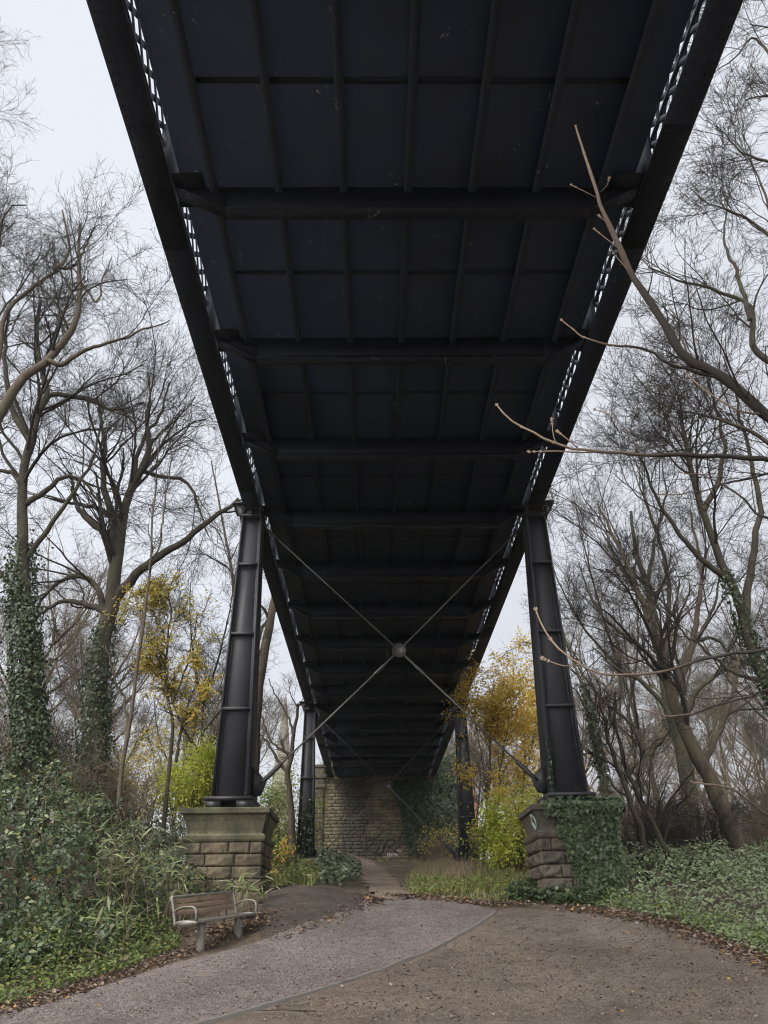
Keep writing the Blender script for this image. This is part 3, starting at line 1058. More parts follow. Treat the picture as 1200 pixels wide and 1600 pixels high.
M["nettle"] = leafm("grey_green_nettle_leaf", [(0.10, 0.135, 0.065), (0.15, 0.185, 0.1), (0.21, 0.24, 0.15), (0.12, 0.155, 0.075), (0.09, 0.15, 0.04), (0.26, 0.28, 0.19)], 0.5, 0.22)
M["bamboo"] = leafm("bamboo_leaf", [(0.08, 0.11, 0.035), (0.14, 0.175, 0.06), (0.24, 0.265, 0.12), (0.07, 0.1, 0.03), (0.36, 0.36, 0.21)], 0.45, 0.3)
M["yellow"] = leafm("yellow_autumn_leaf", [(0.62, 0.42, 0.07), (0.72, 0.52, 0.10), (0.5, 0.36, 0.07), (0.75, 0.58, 0.14), (0.6, 0.42, 0.08), (0.45, 0.4, 0.1)], 0.5, 0.58)
M["olive"] = leafm("olive_yellow_leaf", [(0.34, 0.29, 0.06), (0.48, 0.38, 0.08), (0.24, 0.23, 0.06), (0.56, 0.43, 0.09), (0.18, 0.18, 0.05)], 0.5, 0.55)
M["lime"] = leafm("lime_green_leaf", [(0.36, 0.42, 0.045), (0.48, 0.5, 0.06), (0.28, 0.34, 0.04), (0.58, 0.56, 0.09)], 0.5, 0.45)
M["green"] = leafm("mid_green_leaf", [(0.09, 0.14, 0.035), (0.14, 0.19, 0.05), (0.21, 0.24, 0.06), (0.11, 0.15, 0.035), (0.3, 0.28, 0.08)], 0.5, 0.35)
M["orange"] = leafm("orange_leaf", [(0.58, 0.42, 0.14), (0.62, 0.46, 0.16), (0.5, 0.34, 0.12), (0.58, 0.47, 0.18)], 0.6, 0.4)
M["litter"] = leafm("dead_leaf", [(0.07, 0.05, 0.04), (0.11, 0.075, 0.058), (0.17, 0.12, 0.095), (0.09, 0.062, 0.05), (0.25, 0.19, 0.16), (0.13, 0.085, 0.06), (0.09, 0.06, 0.045), (0.36, 0.2, 0.05)], 0.7, 0.1)
M["grass"] = leafm("long_grass_blade", [(0.10, 0.125, 0.035), (0.17, 0.185, 0.055), (0.26, 0.24, 0.1), (0.08, 0.11, 0.03), (0.33, 0.28, 0.15)], 0.6, 0.3)
M["straw"] = leafm("straw_stalk", [(0.2, 0.15, 0.10), (0.27, 0.21, 0.14), (0.16, 0.12, 0.085), (0.3, 0.23, 0.13)], 0.7, 0.2)

# ------------------------------------------------------------------ leaf templates (x along the leaf, z out of it)
def fan(out, mid):
    """outline (closed) round a raised middle vertex"""
    n = len(out)
    V = np.vstack([np.array(out, float), [mid]])
    k = np.arange(n)
    return V, np.stack([k, (k + 1) % n, np.full(n, n)], -1)


OVAL = (np.array([(0, 0, 0), (.35, .24, .06), (.35, -.24, .06), (.75, .17, .02), (.75, -.17, .02), (1, 0, -.1), (.4, 0, 0), (.75, 0, -.03)], float),
        np.array([(0, 6, 1), (0, 2, 6), (1, 6, 7), (1, 7, 3), (2, 7, 6), (2, 4, 7), (3, 7, 5), (4, 5, 7)]))
DIAM = (np.array([(0, 0, 0), (.45, .28, .07), (1, 0, -.06), (.45, -.28, .07)], float), np.array([(0, 3, 1), (1, 3, 2)]))
IVY = fan([(0, 0, 0), (.05, .38, .02), (.35, .32, .05), (.45, .5, 0), (.62, .22, .03), (1, 0, -.1), (.62, -.22, .03), (.45, -.5, 0), (.35, -.32, .05), (.05, -.38, .02)], (.38, 0, .0))
LONG = (np.array([(0, 0, 0), (.3, .055, .02), (.3, -.055, .02), (.7, .045, -.05), (.7, -.045, -.05), (1, 0, -.2)], float),
        np.array([(0, 2, 1), (1, 2, 3), (2, 4, 3), (3, 4, 5)]))
DEAD = (np.array([(0, 0, .1), (.3, .35, .16), (.3, -.35, .1), (.7, .3, .12), (.7, -.3, .2), (1, 0, .15), (.35, 0, .0), (.7, 0, .02)], float), OVAL[1])


def tri3():
    V, F = DIAM
    vs, fs = [], []
    for i, (a, s, o) in enumerate(((0, 1.0, .22), (1.25, .85, .1), (-1.25, .85, .1))):
        c, sn_ = math.cos(a), math.sin(a)
        p = V * s + np.array([o, 0, 0])
        q = p.copy()
        q[:, 0] = p[:, 0] * c - p[:, 1] * sn_
        q[:, 1] = p[:, 0] * sn_ + p[:, 1] * c
        q[:, 2] += .03 * i
        vs.append(q)
        fs.append(F + 4 * i)
    return np.vstack(vs), np.vstack(fs)


TRI = tri3()


def unit(a):
    return a / (np.linalg.norm(a, axis=-1, keepdims=True) + 1e-9)


def scatter(rng, pos, nrm, size, tpl, xdir=None):
    """leaves of template tpl at pos, facing nrm"""
    pos = np.asarray(pos, float)
    n = len(pos)
    N = unit(np.asarray(nrm, float))
    A = rng.normal(size=(n, 3)) if xdir is None else np.asarray(xdir, float)
    Xd = unit(A - (A * N).sum(1, keepdims=True) * N)
    Yd = np.cross(N, Xd)
    TV, TF = tpl
    s = np.broadcast_to(np.asarray(size, float), (n,))[:, None, None]
    V = pos[:, None] + s * (TV[None, :, 0:1] * Xd[:, None] + TV[None, :, 1:2] * Yd[:, None] + TV[None, :, 2:3] * N[:, None])
    F = (TF[None] + (np.arange(n) * len(TV))[:, None, None]).reshape(-1, TF.shape[1])
    return V.reshape(-1, 3), F


def leaf_obj(name, mat, chunks, parent=None, origin=None):
    m = MB()
    for V, F in chunks:
        m.add(V, F)
    return m.build(name, mat, parent, origin=origin)


# ------------------------------------------------------------------ trees
def sample_on(rng, P, n, tmin, tmax=1.0, bias=1.0):
    N, S, _ = P.shape
    L = np.linalg.norm(np.diff(P, axis=1), axis=2).sum(1)
    pi = rng.choice(N, n, p=L / L.sum())
    t = tmin + (tmax - tmin) * rng.random(n) ** bias
    f = t * (S - 1)
    i = np.minimum(f.astype(int), S - 2)
    w = (f - i)[:, None]
    a, b = P[pi, i], P[pi, i + 1]
    return pi, t, a * (1 - w) + b * w, unit(b - a)


def grow(rng, P, R, n, l0, l1, ang, wander, up, S, rf, rmin, tmin, bias=.85, trunk0=None):
    pi, t, pos, T = sample_on(rng, P, n, tmin, bias=bias)
    if trunk0 is not None:
        low = (pi == 0) & (t < trunk0)
        k = np.flatnonzero(~low)
        pi, t, pos, T = pi[k], t[k], pos[k], T[k]
        n = len(k)
    fi = t * (P.shape[1] - 1)
    i = np.minimum(fi.astype(int), P.shape[1] - 2)
    rp = R[pi, i] + (R[pi, i + 1] - R[pi, i]) * (fi - i)
    perp = rng.normal(size=(n, 3))
    perp = unit(perp - (perp * T).sum(1, keepdims=True) * T)
    a = np.radians(ang) * rng.uniform(0.6, 1.35, n)[:, None]
    d = T * np.cos(a) + perp * np.sin(a)
    L = rng.uniform(l0, l1, n) * (1 - 0.45 * t)
    Q = np.empty((n, S, 3))
    Q[:, 0] = pos
    bend = rng.normal(size=(n, 3)) * wander * .5
    for s in range(1, S):
        d = d + rng.normal(size=(n, 3)) * wander + bend * .5 + np.array([0, 0, up])
        d = unit(d)
        Q[:, s] = Q[:, s - 1] + d * (L / (S - 1))[:, None]
    r0 = np.clip(rp * rf, rmin, None)
    r0 = np.minimum(r0, np.maximum(rp * .95, rmin))
    R2 = r0[:, None] * np.linspace(1, 0.35, S)[None]
    return Q, np.maximum(R2, rmin * 0.7)


def limbs_arr(rng, limbs, S=26, wob=0.0):
    P = np.stack([spline(l[0], S) for l in limbs])
    if wob:
        w = rng.normal(size=P.shape) * wob
        w[:, 0] = 0
        w = (w + np.roll(w, 1, 1)) / 2
        P[:, 1:] += w[:, 1:]
    R = np.stack([np.linspace(l[1] ** .8, l[2] ** .8, S) ** 1.25 for l in limbs])
    return P, R


def tree(name, label, base, limbs, levels, seed, mats=("bark_dark", "twig"), group=None, wob=0.03, cat="tree", K0=9, leaves=None):
    """limbs: (points, r0, r1), the first is the trunk; levels: see grow; leaves: (n, size, material, template, spread, tmin)"""
    rng = np.random.default_rng(seed)
    root = empty(name, base)
    O = np.asarray(base, float)
    P, R = limbs_arr(rng, limbs, 26, wob)
    m = MB()
    V, F = tubes(P, R, K0, rng)
    m.add(V, F)
    m.build("trunk", M[mats[0]], root, True, origin=O)
    c = MB()
    last = None
    for i, lv in enumerate(levels):
        P, R = grow(rng, P, R, *lv, trunk0=.55 if i == 0 else None)
        V, F = tubes(P, R, 5 if i == 0 else (4 if i == 1 else 3), rng)
        c.add(V, F)
        last = P
    if len(levels):
        c.build("crown", M[mats[1]], root, True, origin=O)
    if leaves:
        for lf in leaves:
            n, size, mat, tpl, spread, zr = lf
            _, _, pos, T = sample_on(rng, last, n * 3, 0.2)
            keep = (pos[:, 2] > zr[0]) & (pos[:, 2] < zr[1])
            # clumps: keep where a slow noise is high
            keep &= sn(pos[:, 0] + pos[:, 1], pos[:, 2] + pos[:, 1] * .3, 1.3, seed) + rng.normal(0, .7 if mat == 'yellow' else .5, len(pos)) > -.1
            pos = pos[keep][:n]
            pos = pos + rng.normal(0, spread, pos.shape)
            nr = rng.normal(size=pos.shape) * .7 + np.array([0, -.3, .8])
            leaf_obj("leaves", M[mat], [scatter(rng, pos, nr, rng.uniform(.6, 1.3, len(pos)) * size, tpl)], root, O)
    tag(root, label, cat, group)
    return root


def pts(Y, *px):
    return [at(x, y, Y) for x, y in px]


def rooted(Y, *px):
    """the same, carried on down into the ground below the first point"""
    q = pts(Y, *px)
    b = q[0].copy()
    d = q[0] - q[1]
    d = d / max(abs(d[2]), .2)
    zg = float(g(b[0], b[1]))
    h = b[2] - zg
    if h > 0:
        f = b + np.array([d[0] * h * .5, 0, -h - .15])
        q = [f] + q
    return q


def base_of(q):
    b = q[0]
    return np.array([b[0], b[1], float(g(b[0], b[1]))])


# crown recipes: n, len0, len1, angle, wander, up, S, rfac, rmin, tmin
def crown(k=1.0, s=1.0, up=0.05, r=1.0):
    return [(int(52 * k), 2.6 * s, 6.4 * s, 38, .13, up, 10, .45, .011 * r, .38),
            (int(360 * k), 1.1 * s, 3.2 * s, 38, .16, up * .7, 8, .5, .0065 * r, .25),
            (int(2300 * k), .5 * s, 1.6 * s, 40, .18, up * .5, 6, .6, .0052 * r, .18),
            (int(6200 * k), .25 * s, .8 * s, 38, .17, up * .3, 4, .7, .004 * r, .1)]


def ivy_on(rng, P, R, n, size, thick, t0=0.0, t1=1.0):
    """ivy leaves sheathing a limb"""
    S = len(P)
    t = rng.uniform(t0, t1, n)
    f = t * (S - 1)
    i = np.minimum(f.astype(int), S - 2)
    w = (f - i)[:, None]
    pos = P[i] * (1 - w) + P[i + 1] * w
    rr = R[i]
    T = unit(P[i + 1] - P[i])
    perp = rng.normal(size=(n, 3))
    perp = unit(perp - (perp * T).sum(1, keepdims=True) * T)
    lump = .5 + .5 * np.abs(sn(t * 9 + perp[:, 0], perp[:, 1] * 2 + t * 4, 1.0, 3))
    pos = pos + perp * (rr + thick * lump * rng.random(n) ** .5 * np.where(rng.random(n) < .12, 2.2, 1.0))[:, None]
    keep = sn(t * 14 + perp[:, 1], perp[:, 0] * 2 + t * 5, 1.0, 6) + rng.normal(0, .4, n) + 1.9 * (1 - (t - t0) / max(t1 - t0, 1e-6)) > .25
    pos, perp = pos[keep], perp[keep]
    n = len(pos)
    nr = perp + rng.normal(size=(n, 3)) * .55 + np.array([0, 0, .25])
    return scatter(rng, pos, nr, rng.uniform(.6, 1.25, n) * size, IVY, np.array([0, 0, -1.0]) + rng.normal(size=(n, 3)) * .5)


def ivy_trunk(name, label, limb, n, size, thick, t0, t1, seed):
    rng = np.random.default_rng(seed)
    P, R = limbs_arr(rng, [limb], 26)
    V, F = ivy_on(rng, P[0], R[0], n, size, thick, t0, t1)
    o = leaf_obj(name, M["ivy"], [(V, F)])
    tag(o, label, "ivy")
    return o


# --- left side
LT = []
tA = rooted(19.0, (47, 1160), (43, 1080), (40, 1000), (35, 900), (34, 830), (37, 740), (48, 690), (57, 645), (75, 618), (58, 540), (62, 470))
limbsA = [(tA, .24, .05),
          (pts(19, (57, 645), (77, 617), (133, 623), (183, 640), (225, 628)), .10, .03),
          (pts(19, (48, 690), (20, 640), (8, 560), (18, 470)), .11, .03),
          (pts(19, (37, 790), (70, 770), (100, 745), (135, 755), (160, 800)), .09, .02),
          (pts(19, (36, 880), (72, 830), (120, 760), (150, 700), (158, 640)), .08, .02),
          (pts(19, (38, 950), (10, 905), (-30, 860)), .09, .03),
          (pts(19, (37, 760), (12, 735), (-30, 745), (-70, 730)), .08, .02)]
tree("ivy_clad_tree", "tall bare tree at the left edge with its lower trunk sheathed in dark ivy", base_of(tA), limbsA, crown(1.1, .85, .03), 21, ("bark_dark", "twig"))
ivy_trunk("ivy", "dark ivy sheathing the lower trunk of the bare tree at the left edge", limbsA[0], 8000, .085, .36, .08, .46, 22)
P_, R_ = limbs_arr(np.random.default_rng(1), [limbsA[0]], 26)

tB = rooted(23.0, (146, 1190), (150, 1110), (156, 1040), (165, 975), (176, 930), (183, 867), (190, 820), (203, 770), (220, 735), (233, 695), (229, 640))
limbsB = [(tB, .42, .06),
          (pts(23, (176, 945), (200, 910), (233, 880), (277, 852), (320, 818), (350, 798), (372, 780)), .17, .06),
          (pts(23, (184, 850), (160, 830), (135, 810), (118, 780), (110, 740)), .15, .04),
          (pts(23, (183, 867), (172, 800), (160, 740), (163, 690), (150, 620)), .15, .04),
          (pts(23, (172, 960), (140, 945), (100, 940), (60, 960)), .12, .04),
          (pts(23, (168, 975), (150, 915), (110, 900), (75, 925), (60, 945)), .12, .04),
          (pts(23, (190, 820), (155, 795), (110, 785), (75, 775)), .11, .03),
          (pts(23, (220, 735), (250, 745), (290, 752), (310, 790), (325, 840)), .08, .02),
          (pts(23, (203, 770), (222, 690), (250, 650), (262, 600)), .10, .03),
          (pts(23, (233, 695), (262, 665), (285, 640)), .06, .02)]
tree("oak_tree", "broad gnarled bare tree whose long limb reaches toward the nearer left column", base_of(tB), limbsB, crown(1.1, 1.0, .04), 23, ("bark_dark", "twig"))
ivy_trunk("ivy", "thin ivy climbing the foot of the broad gnarled bare tree", limbsB[0], 4200, .085, .22, .05, .44, 24)

tC = [at(-190, 1250, 16.0)] + pts(16, (-150, 1000), (-70, 780), (-5, 655), (20, 610), (43, 580), (73, 563), (98, 535), (120, 500), (126, 440), (122, 350))
tC[0][2] = g(tC[0][0], tC[0][1]) - .1
limbsC = [(tC, .30, .03),
          (pts(16, (73, 563), (100, 566), (133, 547), (183, 532), (233, 510), (265, 500)), .07, .015),
          (pts(16, (-40, 720), (-10, 600), (7, 497), (40, 460), (83, 423), (108, 395), (98, 330)), .11, .02),
          (pts(16, (83, 423), (120, 410), (150, 350)), .05, .015),
          (pts(16, (-60, 760), (-30, 560), (-10, 420), (10, 330), (40, 320)), .12, .02),
          (pts(16, (126, 440), (150, 470), (160, 440), (175, 400)), .04, .012),
          (pts(16, (-100, 880), (-90, 560), (-80, 300), (-70, 160), (-40, 100)), .12, .015)]
tree("leaning_tree", "bare tree leaning in from the left edge with a pale curved limb against the sky", base_of(tC), limbsC, crown(1.1, .66, .04, .85), 25, ("bark_brown", "twig"))

tD = rooted(17.5, (193, 1215), (200, 1150), (212, 1060), (222, 980), (233, 890), (238, 800), (248, 720), (252, 670))
tree("slim_tree", "slim straight brown sapling rising in front of the broad gnarled tree", base_of(tD),
     [(tD, .055, .015), (pts(17.5, (233, 890), (250, 840), (262, 760), (270, 700)), .026, .012), (pts(17.5, (200, 1150), (195, 1100), (180, 1060), (165, 1010)), .04, .012)],
     [(40, .8, 2.0, 40, .2, .08, 8, .5, .008, .35), (220, .4, 1.1, 42, .22, .05, 6, .6, .005, .15), (700, .2, .5, 42, .2, .03, 4, .7, .004, .1)], 27, ("bark_brown", "twig"))

tE = rooted(30.0, (392, 1240), (398, 1140), (408, 1050), (424, 960), (436, 900))
tree("bare_tree", "thick leaning brown trunk standing right behind the nearer left column", base_of(tE),
     [(tE, .30, .14), (pts(30, (404, 1075), (402, 1010), (418, 965), (450, 930)), .10, .05), (pts(30, (436, 900), (445, 830), (430, 740)), .14, .05), (pts(30, (395, 1180), (375, 1050), (362, 900), (345, 800), (330, 720)), .10, .03)],
     crown(.3, .8, .03), 29, ("bark_brown", "twig"))

tF = rooted(33.0, (456, 1270), (452, 1235), (450, 1205), (456, 1180), (459, 1145), (466, 1100))
tree("forked_tree", "small forked bare tree between the left columns in front of the church spire", base_of(tF),
     [(tF, .16, .06), (pts(33, (450, 1207), (436, 1190), (418, 1160), (400, 1140)), .08, .025), (pts(33, (456, 1180), (440, 1172), (420, 1150), (406, 1110)), .06, .02), (pts(33, (459, 1150), (450, 1120), (432, 1090), (420, 1060)), .05, .02)],
     crown(.14, .5, .03, .8), 31, ("bark_brown", "twig"))

tG = rooted(21.0, (262, 1215), (268, 1130), (258, 1060), (262, 1000), (268, 960), (262, 920))
tree("yellow_leaved_tree", "thin young tree with sparse olive yellow leaves left of the nearer left column", base_of(tG),
     [(tG, .07, .02), (pts(21, (268, 1100), (285, 1060), (300, 1010), (310, 960)), .035, .012), (pts(21, (262, 1010), (240, 960), (225, 930)), .03, .01), (pts(21, (275, 1190), (285, 1130), (300, 1080), (318, 1050)), .045, .012), (pts(21, (262, 1060), (240, 1020), (215, 1000)), .03, .01)],
     [(44, .6, 1.6, 48, .2, .05, 8, .5, .007, .25), (240, .3, .8, 45, .22, .0, 5, .6, .005, .15), (900, .12, .35, 45, .2, -.02, 4, .7, .004, .1)], 33, ("bark_dark", "twig"),
     leaves=[(4200, .105, "olive", OVAL, .06, (H0 + 2.2, H0 + 9.0)), (1500, .10, "yellow", OVAL, .09, (H0 + 1.5, H0 + 6.5))])

# --- right side
tH = rooted(25.0, (1083, 1300), (1072, 1220), (1060, 1150), (1046, 1106), (1038, 1050), (1027, 985), (1012, 919), (994, 862), (985, 800))
limbsH = [(tH, .30, .05),
          (pts(25, (1050, 1120), (1020, 1080), (990, 1058), (955, 1040), (925, 1010)), .09, .02),
          (pts(25, (1046, 1106), (1060, 1050), (1085, 1000), (1110, 960), (1125, 900)), .12, .03),
          (pts(25, (1040, 1060), (1010, 1020), (985, 1000), (950, 970), (920, 925), (905, 880)), .09, .02),
          (pts(25, (1038, 1050), (1045, 960), (1040, 880), (1015, 800), (1000, 740)), .11, .03),
          (pts(25, (1027, 985), (1000, 930), (965, 880), (940, 830)), .08, .02),
          (pts(25, (1012, 919), (1022, 850), (1040, 780), (1035, 720)), .08, .02),
          (pts(25, (1085, 1000), (1120, 1000), (1150, 1030), (1180, 1020)), .07, .02),
          (pts(25, (1060, 1150), (1090, 1080), (1130, 1040), (1160, 960)), .10, .03)]
tree("fan_shaped_tree", "bare tree with many stems fanning out to the right of the nearer right column", base_of(tH), limbsH, crown(.72, .95, .06), 41, ("bark_dark", "twig"))

tI = rooted(21.0, (1158, 1335), (1130, 1262), (1099, 1199), (1072, 1150), (1050, 1090), (1030, 1020))
tree("leaning_tree", "thick brown trunk leaning to the left over the brown thicket at right", base_of(tI),
     [(tI, .26, .12), (pts(21, (1030, 1020), (1000, 930), (965, 850), (935, 790)), .12, .03), (pts(21, (1050, 1090), (1080, 1010), (1095, 900), (1080, 800)), .11, .03), (pts(21, (1099, 1199), (1140, 1100), (1160, 1000)), .09, .03)],
     crown(.42, .9, .06), 43, ("bark_brown", "twig"))

tJ = [at(1290, 1330, 15.0)] + pts(15, (1240, 1160), (1200, 1072), (1162, 975), (1140, 907), (1122, 870), (1099, 799), (1075, 720), (1060, 640))
tJ[0][2] = g(tJ[0][0], tJ[0][1]) - .1
ivyJ = (tJ, .17, .04)
limbsJ = [ivyJ,
          (pts(15, (1162, 975), (1175, 880), (1185, 780), (1165, 690), (1150, 600)), .09, .025),
          (pts(15, (1140, 907), (1090, 870), (1040, 800), (1010, 740), (990, 690)), .07, .015),
          (pts(15, (1200, 1072), (1150, 1050), (1080, 1000), (1040, 960)), .05, .012),
          (pts(15, (1099, 799), (1130, 720), (1120, 640), (1090, 560)), .07, .015)]
tree("leaning_tree", "dark trunk with ivy patches leaning in over the right edge behind the near branches", base_of(tJ), limbsJ, crown(.9, .7, .05, .85), 45, ("bark_dark", "twig"))
ivy_trunk("ivy", "ivy patches on the dark trunk leaning in over the right edge", ivyJ, 2200, .07, .14, .2, .62, 46)

tK = [at(1420, 1350, 14.0)] + pts(14, (1390, 1100), (1350, 850), (1300, 650), (1270, 480), (1260, 300), (1255, 100), (1250, -80))
tK[0][2] = g(tK[0][0], tK[0][1]) - .1
limbsK = [(tK, .32, .05),
          (pts(14, (1310, 680), (1240, 590), (1180, 545), (1172, 480), (1120, 452), (1060, 440), (1012, 418)), .12, .015),
          (pts(14, (1280, 540), (1230, 410), (1180, 350), (1120, 325), (1075, 295)), .09, .012),
          (pts(14, (1258, 220), (1220, 120), (1180, 60), (1150, 90), (1110, 120)), .08, .012),
          (pts(14, (1260, 320), (1210, 260), (1165, 240), (1120, 200)), .07, .012),
          (pts(14, (1172, 500), (1150, 420), (1130, 370), (1140, 300)), .06, .012),
          (pts(14, (1252, 60), (1220, 0), (1180, -40), (1150, 10)), .07, .012),
          (pts(14, (1340, 800), (1250, 730), (1180, 680), (1110, 650), (1050, 640), (1000, 620)), .08, .012),
          (pts(14, (1290, 600), (1240, 480), (1215, 380), (1190, 290), (1160, 210)), .08, .012)]
tree("bare_tree", "tall dark bare tree at the right edge whose branches crowd the sky beside the girder", base_of(tK), limbsK, crown(1.8, .62, .02, 1.0), 47, ("bark_dark", "twig"))

tL = rooted(27.0, (948, 1240), (936, 1180), (925, 1120), (910, 1070), (895, 1030), (880, 985))
tree("ivy_clad_tree", "thin tree wrapped in pale ivy just right of the nearer right column", base_of(tL), [(tL, .13, .03), (pts(27, (915, 1085), (905, 1020), (915, 960)), .05, .015)], crown(.35, .55, .05), 49, ("bark_grey", "twig"))
ivy_trunk("ivy", "pale ivy round the thin tree just right of the nearer right column", (tL, .13, .03), 1700, .11, .16, .1, .75, 50)

tM = rooted(19.0, (1017, 1365), (1005, 1307), (985, 1250), (965, 1200), (945, 1130), (935, 1060))
tree("twin_stemmed_tree", "slender dark twin stemmed tree growing out of the nettles beside the right pier", base_of(tM),
     [(tM, .085, .02), (rooted(19.0, (1047, 1345), (1012, 1270), (982, 1212), (965, 1140), (962, 1080)), .08, .02), (pts(19, (985, 1250), (955, 1225), (930, 1190)), .03, .01), (pts(19, (982, 1212), (1010, 1170), (1040, 1150)), .03, .01)],
     [(40, .8, 2.2, 45, .2, .06, 8, .5, .008, .2), (240, .35, 1.0, 45, .22, .04, 6, .6, .005, .15), (900, .15, .5, 42, .2, .03, 4, .7, .004, .1)], 51, ("bark_dark", "twig"))

# --- near tree whose shoots reach across the bridge
Yn = 4.1
nb = [at(1420, 1100, Yn), at(1400, 900, Yn), at(1360, 760, Yn), at(1330, 560, Yn), at(1330, 300, Yn)]
nb[0][2] = g(nb[0][0], nb[0][1]) - .1
A = pts(Yn, (1345, 735), (1270, 700), (1200, 648), (1130, 592), (1075, 560), (1040, 510), (1000, 445), (965, 380), (935, 310), (915, 245), (899, 197))
limbsN = [(nb, .12, .03), (A, .062, .009),
          (pts(Yn, (1360, 760), (1270, 735), (1200, 718), (1100, 712), (1000, 710), (930, 706), (880, 698), (840, 681), (800, 656), (777, 634)), .03, .008),
          (pts(Yn, (1130, 592), (1076, 577), (1039, 566), (1012, 547), (949, 538), (907, 524), (878, 501)), .02, .006),
          (pts(Yn - .2, (1380, 1010), (1290, 1012), (1200, 1016), (1106, 1028), (1031, 1050), (960, 1054), (907, 1039), (877, 1016), (855, 990), (837, 953)), .017, .006),
          (pts(Yn + .3, (1390, 1060), (1290, 1066), (1200, 1078), (1125, 1099), (1061, 1117), (1024, 1115), (994, 1106)), .018, .005),
          (pts(Yn + .2, (1360, 740), (1250, 735), (1162, 748), (1087, 768), (1026, 774)), .016, .005),
          (pts(Yn + .3, (1400, 1330), (1280, 1310), (1189, 1266), (1144, 1232), (1099, 1225), (1076, 1217)), .02, .006),
          (pts(Yn, (1350, 850), (1270, 830), (1200, 812), (1150, 770), (1100, 745), (1060, 740)), .02, .005),
          (pts(Yn, (930, 706), (905, 707), (870, 705), (827, 706)), .009, .004),
          (pts(Yn, (878, 698), (866, 685), (862, 655)), .006, .003), (pts(Yn, (905, 702), (885, 685), (871, 674)), .007, .004),
          (pts(Yn, (935, 310), (915, 300), (893, 289)), .006, .004), (pts(Yn, (938, 300), (948, 290), (952, 278)), .005, .003),
          (pts(Yn, (975, 395), (950, 375), (929, 358)), .007, .004), (pts(Yn, (955, 352), (945, 345), (936, 337)), .006, .003),
          (pts(Yn, (1000, 445), (975, 415), (955, 392)), .007, .003),
          (pts(Yn, (1075, 560), (1065, 530), (1035, 500), (1015, 480)), .012, .004),
          (pts(Yn - .2, (907, 1039), (880, 1040), (848, 1029)), .006, .003),
          (pts(Yn, (1200, 648), (1150, 640), (1090, 600), (1060, 570)), .012, .004),
          (pts(Yn, (1000, 710), (985, 680), (955, 650), (930, 640)), .006, .003)]
rngn = np.random.default_rng(61)
rootN = empty("near_tree", (nb[0][0], nb[0][1], float(g(nb[0][0], nb[0][1]))))
ON = np.array(rootN.location)
tag(rootN, "near bare tree at the right edge whose budded shoots cross in front of the bridge", "tree")
P, R = limbs_arr(rngn, limbsN, 34, .006)
P[9:] = limbs_arr(rngn, limbsN[9:], 34)[0]
R[1:] *= np.where(np.arange(len(R) - 1) == 0, .72, .68)[:, None]
R[1:] *= 1 + .09 * np.clip(rngn.normal(size=R[1:].shape), -1, 1.6)
bd = MB()
V, F = tubes(P[:1], R[:1], 9, rngn)
bd.add(V, F)
bd.build("trunk", M["bark_dark"], rootN, True, origin=ON)
bd = MB()
wd = MB()
wd.add(*tubes(P[1:2], R[1:2], 9, rngn))
wd.add(*tubes(P[2:5], R[2:5], 8, rngn))
wd.add(*tubes(P[5:9], R[5:9], 7, rngn))
wd.add(*tubes(P[9:], R[9:], 7, rngn))
buds = []
for p, r in zip(np.concatenate([P[1:5], P[9:]]), np.concatenate([R[1:5], R[9:]])):
    e = p[-1]
    d = unit(p[-1] - p[-3])
    for o, k in ((0, 1.0), (-.012, .7), (.01, .6)):
        s = np.cross(d, (0, 1, 0)) * o
        buds.append([e - d * .004 + s * .3, e + d * .008 + s, e + d * .02 * k + s * 1.1, e + d * .03 * k + s])
    for f in (.93, .82):
        j = int(f * (len(p) - 1))
        t_ = unit(p[j + 1] - p[j])
        for sg in (1, -1):
            n_ = unit(np.cross(t_, (0, 1, 0))) * sg
            q = p[j]
            buds.append([q, q + n_ * r[j] + t_ * .004, q + n_ * (r[j] + .008) + t_ * .012, q + n_ * (r[j] + .010) + t_ * .02])
BP = np.array(buds)
BR = np.tile(np.array([.003, .0045, .003, .0006]), (len(BP), 1))
BP = BP[:, :1] + (BP - BP[:, :1]) * .65
V, F = tubes(BP, BR, 6, rngn)
wd.add(V, F)
wo = wd.build("branch", M["twig_near"], rootN, True, origin=ON)
ramp_ = np.linspace(0, 1, 34)
age = [np.repeat(ramp_, 9)] + [np.repeat(ramp_, 8)] * 3 + [np.repeat(ramp_ * .75, 7)] * 4 + [np.repeat(.6 + .4 * ramp_, 7)] * (len(P) - 9)
age.append(np.ones(len(V)))
age = np.concatenate(age).astype(np.float32)
at_ = wo.data.attributes.new("age", 'FLOAT', 'POINT')
at_.data.foreach_set("value", age)
Q, QR = grow(rngn, P[1:10, :20], R[1:10, :20], 60, .35, 1.1, 42, .1, .05, 9, .22, .003, .05)
Q2, QR2 = grow(rngn, Q, QR, 220, .12, .45, 42, .1, .04, 5, .6, .0022, .1)
# keep side twigs off the open bridge: only those to the right
def right_only(Q, QR, lim):
    dd = (Q - EYE)
    u_ = (dd @ _r) / (dd @ _f) * FPX + 600
    k = u_.min(1) > lim
    return Q[k], QR[k]
Q, QR = right_only(Q, QR, 1000)
Q2, QR2 = right_only(Q2, QR2, 1000)
tw = MB()
tw.add(*tubes(Q, QR, 5, rngn))
tw.add(*tubes(Q2, QR2, 4, rngn))
tw.build("crown", M["twig"], rootN, True, origin=ON)

